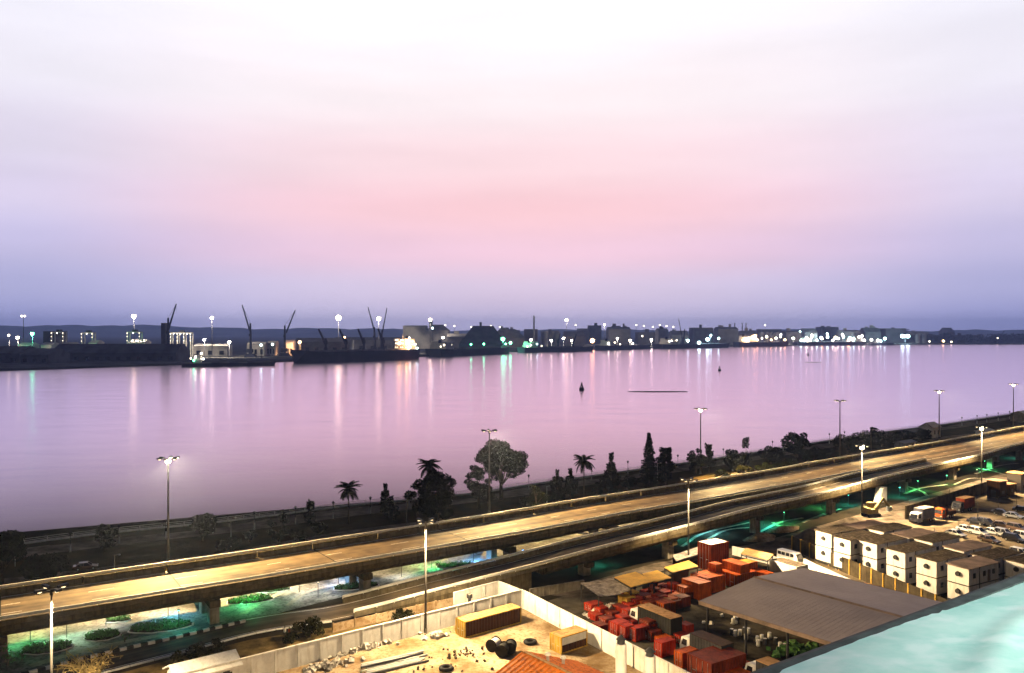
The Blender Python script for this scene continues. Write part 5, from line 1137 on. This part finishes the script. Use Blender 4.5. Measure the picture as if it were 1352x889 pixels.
ship((858, 460.5), (792, 462.5), 11, 'small ship with warm lit quarters below the grey tower block', sup=.14, suph=16, lamps=((.08, -14, 7, 1.8, 'e_white'), (.2, -14, 9, 1.8, 'e_small'), (.55, -14, 5, 2.0, 'e_white'), (.3, -14, 4, 1.6, 'e_small')), hatches=3)
ship((962, 458.8), (868, 460.5), 12, 'dark ship dazzling with cool white lights beside the blue-lit sheds', sup=.14, suph=18, lamps=((.10, -16, 8, 2.2, 'e_small'), (.2, -16, 12, 1.8, 'e_small'), (.62, -18, 14, 4.2, 'e_cool'), (.50, -18, 4, 4.0, 'e_cool'), (.78, -18, 16, 2.4, 'e_cool')), cranes=((.35, 26, R(80), 28), (.7, 22, R(60), 22)), hatches=4)
ship((1040, 457.2), (972, 458), 14, 'ship with rows of warm lights and raised loading booms', sup=.15, suph=22, lamps=[(.06 + .09 * k, -16, 8 + 5 * (k % 3), 2.0 + .5 * (k % 2), 'e_small' if k % 3 else 'e_orange') for k in range(10)], cranes=((.5, 22, R(50), 30), (.65, 22, R(52), 30), (.8, 22, R(50), 30)), hatches=3)
ship((1142, 455.9), (1050, 456.3), 12, 'far ship lost among the densest bank of white lights', sup=.15, suph=18, lamps=[(.04 + .075 * k, -18, 6 + 6 * (k % 3), 2.6 + 1.0 * (k % 4 == 1), ('e_cool', 'e_white', 'e_white', 'e_cool', 'e_orange')[k % 5]) for k in range(13)], hatches=3)
ship((1180, 456), (1148, 456), 8, 'small far vessel with a bright white wheelhouse', beam=16, sup=.3, suph=14, lamps=((.3, -9, 10, 2.6, 'e_white'), (.42, -9, 7, 2.4, 'e_cool')), hatches=1)
ship((362, 482.5), (240, 484.5), 5, 'long low dark barge lying ahead of the bulk carrier', beam=18, sup=.16, suph=10, lamps=((.14, -8, 9, 1.2, 'e_white'), (.2, -8, 14, 1.3, 'e_small'), (.12, -8, 4, 1.0, 'e_green'), (.22, -8, 6, 1.1, 'e_white'), (.09, -8, 7, 1.0, 'e_small')), name='barge', hatches=3)
# mobile harbour cranes
def hcrane(base, towtop, piv, tip, D, label, m='crane'):
    b = W(*base, D); o = Vector((b.x, b.y, .6)); t = thing('harbour_crane', label, 'crane', o, 0, 'harbour cranes on the far quay')
    tt, pv, tp = [W(*q, D) - o for q in (towtop, piv, tip)]
    MB().box(-7, 7, -7, 7, 0, 6).box(-9, 9, -8, -6, 0, 3).box(-9, 9, 6, 8, 0, 3).build('undercarriage', M[m], t)
    MB().tube([(0, 0, 6), (tt.x * .3, 0, tt.z * .5), (tt.x, 0, tt.z)], [2.6, 2.2, 1.6], 8).box(-6, 4, -3.5, 3.5, 8, 15).build('tower', M[m], t)
    MB().box(tt.x - 1.8, tt.x + 1.8, -3.6, -1.2, tt.z * .62, tt.z * .62 + 4).build('cab', M['glass'], t)
    q = MB()
    for w_ in (-1.6, 1.6): q.bar(pv + Vector((0, w_, 0)), tp + Vector((0, w_ * .25, 0)), 1.2); q.bar(pv + Vector((0, w_, 3.2)), tp + Vector((0, w_ * .25, .6)), 1.0)
    for k in range(1, 12):
        u = k / 12; p, r = pv.lerp(tp, u), pv.lerp(tp, u + 1 / 14); q.bar(p + Vector((0, -1.5 * (1 - .7 * u), 0)), r + Vector((0, 1.5 * (1 - .7 * u), 2.2 * (1 - u))), .45)
    q.build('jib', M[m], t)
    MB().bar(tt, tp, .35).bar(tp, tp - Vector((0, 0, 14)), .25).build('hoist_rope', M[m], t)
hcrane((222, 452), (222, 420), (222, 437), (232.6, 402), 1420, 'harbour crane with steep jib above the lit container gantry')
hcrane((331, 452), (330.5, 427), (329.5, 437), (319.8, 403), 1560, 'harbour crane with jib raked back over the pale stores')
hcrane((376, 452), (376, 430), (378, 440), (389.7, 410), 1620, 'harbour crane with shorter jib ahead of the bulk carrier')
hcrane((495, 455), (494, 432), (493, 434), (486, 406), 1720, 'thin lattice crane standing upright behind the bulk carrier')
hcrane((503, 455), (504.5, 436), (505, 440), (510.8, 407), 1740, 'second thin lattice crane behind the bulk carrier, leaning the other way')
hcrane((901, 452), (900, 440), (900, 444), (896, 421), 2650, 'far crane upright over the blue-lit sheds')
hcrane((1320, 455), (1319, 448), (1318, 449), (1326, 437), 3300, 'lone far crane on the low shore')
# lit container gantries
def gantry(x, D, wpx, top, label, n=2, group='lit container gantries'):
    b = W(x, 470, D); s = D / FPX; wd = wpx * s; H_ = CAMH - (top - HY) * s; t = thing('container_gantry', label, 'gantry crane', (b.x, b.y, .6), 0, group)
    for k in range(n + 1):
        xx = -wd / 2 + wd * k / n
        MB().box(xx - .9, xx + .9, -6, -4.5, 0, H_ - 3).box(xx - .9, xx + .9, 4.5, 6, 0, H_ - 3).build('leg', M['shipwhite'], t)
    MB().box(-wd / 2 - 1, wd / 2 + 1, -6.2, -4.3, H_ - 3, H_ - .8).box(-wd / 2 - 1, wd / 2 + 1, 4.3, 6.2, H_ - 3, H_ - .8).build('girder', M['shipwhite'], t)
    MB().box(-3, 4, -4, 4, H_ - .8, H_ + 3).build('trolley', M['far_dark'], t)
    for k in range(n * 2 + 1):
        xx = -wd / 2 + wd * k / (n * 2); MB().ball((xx, -7, H_ - 3.4), .65, 8, 6).build('work_light', M['e_white' if k % 2 else 'e_small'], t, True)
    for k in range(n + 1):
        xx = -wd / 2 + wd * k / n
        for zf in (.80, .65): MB().ball((xx, -6.9, H_ * zf), .5, 8, 6).build('work_light', M['e_small'], t, True)
    return t
gantry(78, 1500, 15, 438, 'lit container gantry beside the small dark block', 1); gantry(117, 1500, 14, 439, 'lit container gantry above a single pale shed', 1); gantry(178, 1500, 16, 438, 'lit container gantry under the bright high lamp', 1); gantry(240, 1560, 26, 439, 'widest lit container gantry beside the steep-jibbed crane', 3)
# stores, sheds and silos
def store(x0, x1, top, D, label, m='far_dark', rm=None, roof=.18, depth=60, name='port_store', hip=False, base=.6, nw=0):
    if D > 2450: xm = (x0 + x1) / 2; x0, x1, top = xm + (x0 - xm) * .8, xm + (x1 - xm) * .8, top + (int(xm) % 3)
    s = D / FPX; xa, xb = (x0 - HX) * s, (x1 - HX) * s; H_ = CAMH - (top - HY) * s; lx = xb - xa; t = thing(name, label, 'building', ((xa + xb) / 2, D + depth / 2, base), 0)
    hw = H_ * (1 - roof); MB().box(-lx / 2, lx / 2, -depth / 2, depth / 2, 0, hw).build('wall', M[m], t)
    if roof:
        r = MB(); ins = lx * .28 if hip else -.6
        r.hexa([(-lx / 2 - .6, -depth / 2 - .6, hw), (lx / 2 + .6, -depth / 2 - .6, hw), (lx / 2 + .6, depth / 2 + .6, hw), (-lx / 2 - .6, depth / 2 + .6, hw), (-lx / 2 + ins, -2, H_), (lx / 2 - ins, -2, H_), (lx / 2 - ins, 2, H_), (-lx / 2 + ins, 2, H_)]); r.build('roof', M[rm or m], t)
    for k in range(random.randint(0, 3) if D > 2000 else 0): xx = rnd(-.4, .4) * lx; hh = rnd(3, 11); MB().box(xx - rnd(2, 7), xx + rnd(2, 7), -6, 6, hw - 2, max(hw, H_) + hh).build('roof_plant', M[m], t)
    for k in range(nw): xx = -lx / 2 + lx * (k + .5) / nw; MB().box(xx - lx / nw * .2, xx + lx / nw * .2, -depth / 2 - .4, -depth / 2 + .5, hw * .15, hw * .55).build('door' if k % 2 else 'bay_opening', M['glass'], t)
    return t
store(66, 232, 455, 1330, 'long dark open-sided store with sloping roof on the far quay', roof=.5, nw=12); store(-60, 26, 458, 1250, 'dark store at the near end of the far quay', roof=.4, nw=5); store(27, 64, 461, 1230, 'lower dark shed next to the long store', roof=.4, nw=3)
for x0, x1, tp, D, lab in ((24, 39, 453, 1450, 'small pale shed behind the dark end store'), (54, 68, 453, 1450, 'small pale shed between the dark stores'), (82, 95, 452.5, 1480, 'small pale shed behind the long dark store'), (117, 127, 450, 1480, 'pale upright shed below its gantry'), (326, 349, 452, 1620, 'white-lit long shed under the raked crane'), (352, 363, 451, 1640, 'pale shed beside the white-lit long one'), (375, 386, 450, 1650, 'pale shed behind the bulk carrier bow'), (255, 300, 455, 1600, 'wide dim shed behind the barge'), (170, 190, 449, 1520, 'pale shed under the third gantry')):
    store(x0, x1, tp, D, lab, 'far_light', 'far_light', .15, 30, nw=3)
store(57, 66, 438, 1520, 'small dark block standing alone between gantries', 'far_dark', roof=0); store(212.5, 218.5, 427, 1450, 'slim dark silo tower beside the steep-jibbed crane', 'far_dark', roof=0, depth=9, name='silo_tower')
store(388, 460, 447, 1750, 'dim long shed behind the bulk carrier bow', roof=.25, nw=6); store(440, 530, 446, 1900, 'dim shed behind the carrier cranes', roof=.2, nw=6)
store(532, 562, 430, 2300, 'high square grain store with flat roof', 'far_grey', roof=.04, nw=0); store(562, 592, 429, 2300, 'high grain store with a sloping shoulder', 'far_grey', roof=.25, hip=True); store(590, 622, 441, 2250, 'lower grain annex beside the gabled bulk store', 'far_grey', roof=.2); store(606, 668, 430.5, 2120, 'huge gabled bulk store behind the green ship', 'far_dark', roof=.75, hip=True, depth=110); store(640, 700, 434, 2500, 'dim blue gabled store beyond the huge one', 'far_grey', roof=.5, hip=True)
for k, (x0, x1, tp, D) in enumerate(((690, 712, 433, 2500), (712, 740, 437, 2650), (742, 775, 436, 2500), (776, 796, 430, 3100), (800, 836, 430, 2700), (808, 822, 428.5, 2720), (840, 868, 437, 2700), (868, 884, 434, 3000), (885, 912, 436, 2750), (912, 945, 432, 2900), (945, 978, 431, 3000), (978, 1002, 437, 3050), (1002, 1036, 433, 3300), (1036, 1060, 436, 3250), (1060, 1082, 434, 3350), (1082, 1110, 431, 3500), (1110, 1140, 436, 3400), (1140, 1166, 432, 3500), (1166, 1200, 433, 3500), (1200, 1230, 438, 3500), (1248, 1262, 432, 3900), (1230, 1300, 441, 3500), (760, 790, 433, 3300), (655, 690, 436, 3200))):
    store(x0, x1, tp, D, ['dim port block beside the thin chimney', 'low dim shed past the thin chimney', 'dim shed under the small high lamp', 'faint pale tower far behind the port', 'grey tower block above the warm-lit ship', 'stair tower on top of the grey block', 'low dim shed past the grey tower block', 'faint slab far behind the blue-lit sheds', 'shed with cool light beside the dazzling ship', 'pitched blue-lit shed behind the dazzling ship', 'long flat-roofed store past the blue-lit shed', 'low store behind the loading booms', 'dim store left of the dense lights', 'low shed behind the dense lights', 'faint block among the dense lights', 'higher block with stepped roof above the lights', 'low wide store beyond the dense lights', 'dim tree-topped store behind the small vessel', 'faint long store on the far shore', 'low faint store before the open shore', 'faint tower standing over the open far shore', 'very low sheds along the open far shore', 'faint wide block behind the high lamp', 'faint block behind the huge gabled store'][k], 'far_grey' if k % 3 else 'far_dark', roof=(.0, .12, .3)[k % 3], depth=70)
t = thing('chimney', 'thin tall chimney above the middle of the far port', 'chimney', W(705, 470, 2450).xy.to_3d()); H_ = W(705, 417, 2450).z; MB().cyl(0, 0, 0, H_, 3.2, 2.2, 12).build('shaft', M['far_grey'], t); MB().cyl(0, 0, H_ - 6, H_ - 2, 3.0, 3.0, 12).build('band', M['far_light'], t)
for k, x in enumerate((970, 980, 985)):
    t = thing('chimney', 'slender far stack behind the loading booms', 'chimney', W(x, 450, 3200).xy.to_3d(), 0, 'slender far stacks'); H_ = W(x, 427.5, 3200).z; MB().cyl(0, 0, 0, H_, 2.4, 1.8, 10).build('shaft', M['far_grey'], t); MB().cyl(0, 0, H_ - .1, H_ + 2, 2.3, 2.3, 10).build('rim', M['far_dark'], t)
for k, (x, tp, D) in enumerate(((722, 438, 2420), (729, 438, 2420), (736, 438, 2420), (1006, 440, 3000), (1013, 440, 3000), (1020, 440, 3000), (1027, 440, 3000), (1128, 440, 3300), (1135, 440, 3300), (1212, 442, 3350), (1220, 442, 3350))):
    p = W(x, 450, D); H_ = W(x, tp, D).z; t = thing('storage_tank', 'round pale storage tank in a row on the far port', 'tank', (p.x, p.y, .6), 0, 'storage tanks of the far port'); r_ = 3.1 * D / FPX; MB().cyl(0, 0, 0, H_, r_, r_, 20).build('shell', M['far_grey'], t); MB().cyl(0, 0, H_, H_ + 3, r_, .5, 20).build('cone_roof', M['far_light'], t)
# high flood masts of the port
def pmast(x, y, D, r, mm, label, n=1):
    r *= 1.65; p = W(x, y, D); t = thing('port_light_mast', label, 'floodlight mast', (p.x, p.y, .6), 0, 'floodlight masts of the far port'); MB().cyl(0, 0, 0, max(2, p.z - .6), .7, .45, 8).build('pole', M['far_dark'], t)
    h = p.z - .6; MB().box(-r * 1.4, r * 1.4, -.8, .8, h + r * .7, h + r * .7 + .6).build('lamp_rack', M['far_dark'], t)
    if r > 3.2 or D < 1700 and r > 2.2: port_flood(t, (0, -r - 2, h), 150000 * r, mm)
    if n == 1: MB().ball((0, -1, h), r, 10, 8).build('lamp', M[mm], t, True)
    else:
        for s_ in (-1, 1): MB().ball((s_ * r * 1.5, -1, h), r, 10, 8).build('lamp', M[mm], t, True)
CN = {'e_white': 'white', 'e_port': 'warm', 'e_small': 'dim yellow', 'e_cool': 'cool', 'e_green': 'green', 'e_orange': 'orange'}
for x, y, D, r, mm, where, n in ((31, 417.5, 1500, 1.1, 'e_small', 'high over the dark end store', 2), (177, 418, 1520, 2.2, 'e_port', 'high over the third gantry', 1), (280, 420, 1600, 2.0, 'e_white', 'standing alone past the widest gantry', 1), (447, 420, 1800, 3.6, 'e_port', 'high above the carrier deck cranes', 1), (500, 421, 1800, 2.8, 'e_port', 'between the two thin lattice cranes', 1), (568, 422.5, 2250, 2.8, 'e_port', 'over the high grain store', 1), (43, 441, 1400, 1.6, 'e_green', 'low beside the dark end store', 1), (24, 446, 1400, 1.5, 'e_small', 'low at the dark end store', 1), (12, 443, 1400, 1.2, 'e_small', 'at the very start of the far quay', 1), (396, 452, 1640, 1.5, 'e_orange', 'low at the carrier bow', 1), (303, 452, 1500, 1.6, 'e_white', 'by the wide dim shed', 1), (571, 433.5, 2200, 1.6, 'e_cool', 'on the sloping shoulder of the grain store', 1), (748, 423, 2900, 3.4, 'e_port', 'past the thin chimney', 1), (798, 429, 2950, 2.4, 'e_small', 'behind the grey tower block', 1), (664, 448, 1990, 2.8, 'e_green', 'at the end of the gabled store', 1),
        (728, 450, 2300, 2.0, 'e_white', 'over the low ship', 1), (744, 447, 2350, 2.2, 'e_white', 'at the second deck crane of the low ship', 1), (755, 450, 2300, 2.0, 'e_white', 'off the bow of the low ship', 1), (782, 450, 2400, 4.0, 'e_orange', 'glaring before the warm-lit ship', 1), (832, 450, 2550, 2.6, 'e_port', 'amid the warm-lit ship', 1), (860, 449, 2600, 2.4, 'e_white', 'between the warm-lit and the dazzling ship', 1), (848, 444, 2650, 1.6, 'e_small', 'small and high by the low dim shed', 1), (938, 443, 2800, 2.4, 'e_cool', 'on the long flat-roofed store', 1),
        (1030, 442, 3150, 3.2, 'e_port', 'at the end of the loading booms', 1), (1056, 438.5, 3300, 2.4, 'e_cool', 'above the start of the dense lights', 1), (1063, 447, 3260, 4.6, 'e_cool', 'brightest in the dense bank', 1), (1084, 446, 3300, 2.8, 'e_cool', 'in the middle of the dense bank', 1), (1103, 446, 3300, 3.4, 'e_port', 'warm in the dense bank', 1), (1122, 447, 3300, 4.0, 'e_cool', 'late in the dense bank', 1), (1137, 443.5, 3300, 3.8, 'e_port', 'closing the dense bank', 1), (1195, 444, 3280, 4.4, 'e_cool', 'doubled and glaring on the open shore', 2), (1227, 451, 3260, 1.9, 'e_small', 'first low lamp of the open shore', 1), (1245, 450.5, 3260, 2.2, 'e_orange', 'second low lamp of the open shore', 1), (1256, 451.5, 3260, 1.9, 'e_small', 'third low lamp of the open shore', 1), (1317, 446.5, 3280, 1.5, 'e_small', 'under the lone far crane', 1), (1072, 443, 3300, 2.0, 'e_white', 'small beside the brightest of the dense bank', 1), (1092, 441, 3320, 2.0, 'e_cool', 'high in the dense bank', 1), (1112, 442, 3320, 2.4, 'e_white', 'between the warm and the late lamps of the dense bank', 1), (1047, 447, 3200, 2.6, 'e_white', 'just before the dense bank', 1), (1014, 446, 3100, 2.2, 'e_white', 'among the loading booms', 1), (996, 444, 3050, 2.6, 'e_orange', 'at the start of the loading booms', 1), (1150, 449, 3270, 2.2, 'e_white', 'at the stern of the small far vessel', 1), (1168, 447, 3280, 2.4, 'e_cool', 'over the wheelhouse of the small far vessel', 1), (908, 450, 2700, 2.6, 'e_cool', 'beside the dazzling ship quarters', 1), (815, 447, 2600, 2.0, 'e_white', 'over the deck of the warm-lit ship', 1), (701, 449, 2200, 2.0, 'e_white', 'at the quarters of the low ship', 1), (455, 446, 1800, 1.6, 'e_orange', 'low between the carrier deck cranes', 1), (540, 447, 1800, 2.0, 'e_small', 'behind the carrier quarters', 1), (585, 446, 1950, 1.8, 'e_white', 'over the green ship quarters', 1), (270, 449, 1500, 1.4, 'e_white', 'behind the barge wheelhouse', 1), (345, 456, 1500, 1.3, 'e_cool', 'in front of the white-lit long shed', 1), (360, 455, 1560, 1.3, 'e_cool', 'in front of the pale shed pair', 1)):
    pmast(x, y, D, r, mm, '%s floodlight mast %s' % (CN[mm], where), n)
for k, x in enumerate((588, 600, 622, 634, 648, 660, 760, 812, 826, 840, 850, 862, 871, 880, 889, 1010)):
    pmast(x, 429.5 + 1.2 * ((k * 7) % 3), 3300, 1.7, 'e_small', 'small distant yellow street lamp over the port roofs', 1)
# trees of the far shore
def belt(x0, x1, top, D, label, n):
    t = thing('tree_belt', label, 'trees', W((x0 + x1) / 2, 450, D).xy.to_3d() + Vector((0, 0, .6))); s = D / FPX; mb = MB(); H_ = CAMH - (top - HY) * s
    for k in range(n):
        cx = ((x0 - x1) / 2 + (x1 - x0) * rnd(0, 1)) * s; h = H_ * rnd(.55, 1); r = rnd(10, 22)
        for _ in range(70):
            d = rdir(); leaf(mb, Vector((cx + d.x * r, rnd(-20, 20), h * .55 + d.z * h * .45)), rnd(6, 11))
    o = mb.build('crowns', M['far_tree'], t); o['kind'] = 'stuff'
belt(1140, 1200, 434, 3600, 'hazy far wood behind the small vessel', 30); belt(1200, 1352, 440.5, 3500, 'low hazy wood along the open far shore', 60); belt(1352, 1480, 440, 3500, 'hazy wood beyond the lone far crane', 40); belt(1000, 1140, 437, 3700, 'hazy wood behind the dense lights', 40)
# buoys, boats and floating weed
def buoy(x, y, hpx, label):
    p = G(x, y, WZ); s = p.y / FPX; h = hpx * s; t = thing('buoy', label, 'buoy', p, .4); r = h * .34
    MB().tube([(0, 0, -.5), (0, 0, h * .22), (0, 0, h * .34)], [r, r, r * .7], 14).build('float', M['buoy'], t)
    q = MB()
    for k in range(4): a = 6.283 * k / 4; q.bar((r * .6 * math.cos(a), r * .6 * math.sin(a), h * .3), (r * .12 * math.cos(a), r * .12 * math.sin(a), h * .85), h * .07)
    q.cyl(0, 0, h * .55, h * .8, r * .32, r * .28, 10).build('tower', M['buoy'], t); MB().ball((0, 0, h * .92), h * .09, 8, 6).build('lamp_cap', M['buoy'], t, True)
buoy(768, 515, 10, 'dark channel buoy near the floating weed'); buoy(950, 489.5, 6, 'small dark channel buoy out in the river'); buoy(1067, 469.5, 4, 'smallest dark buoy toward the bright far lights')
def weed(x0, x1, y, label):
    a, b = G(x0, y, WZ), G(x1, y, WZ); L_ = (b - a).length; mb = MB()
    for k in range(900):
        u = rnd(0, 1); w_ = 5 * math.sin(math.pi * u) ** .5; mb.poly([Vector((L_ * (u - .5) + rnd(-1, 1), rnd(-w_, w_), .05)) + Vector((c_ * rnd(.5, 1.6), d_ * rnd(.5, 1.6), rnd(0, .25))) for c_, d_ in ((-1, -1), (1, -1), (1, 1), (-1, 1))])
    o = mb.build('floating_weed', M['weed']); o.location = ((a + b) / 2); o.rotation_euler = (0, 0, math.atan2((b - a).y, (b - a).x)); o['kind'] = 'stuff'; tag(o, label, 'weed')
weed(832, 906, 517.5, 'long thin mat of floating weed out from the conifers'); weed(1064, 1084, 479, 'small mat of floating weed by the smallest buoy')

# ------------------------------------------------------------------ haze
mb = MB().box(-9700, 9700, -320, 10700, -6, 190); hz = mb.build('haze', None); hz['kind'] = 'stuff'
hm = bpy.data.materials.new('haze_air'); hm.use_nodes = True; n = hm.node_tree; n.nodes.clear(); o_ = n.nodes.new('ShaderNodeOutputMaterial'); pv = n.nodes.new('ShaderNodeVolumePrincipled')
pv.inputs['Color'].default_value = (.42, .56, 1.0, 1); pv.inputs['Density'].default_value = .00009; pv.inputs['Anisotropy'].default_value = .6; n.links.new(pv.outputs[0], o_.inputs['Volume']); hz.data.materials.append(hm)
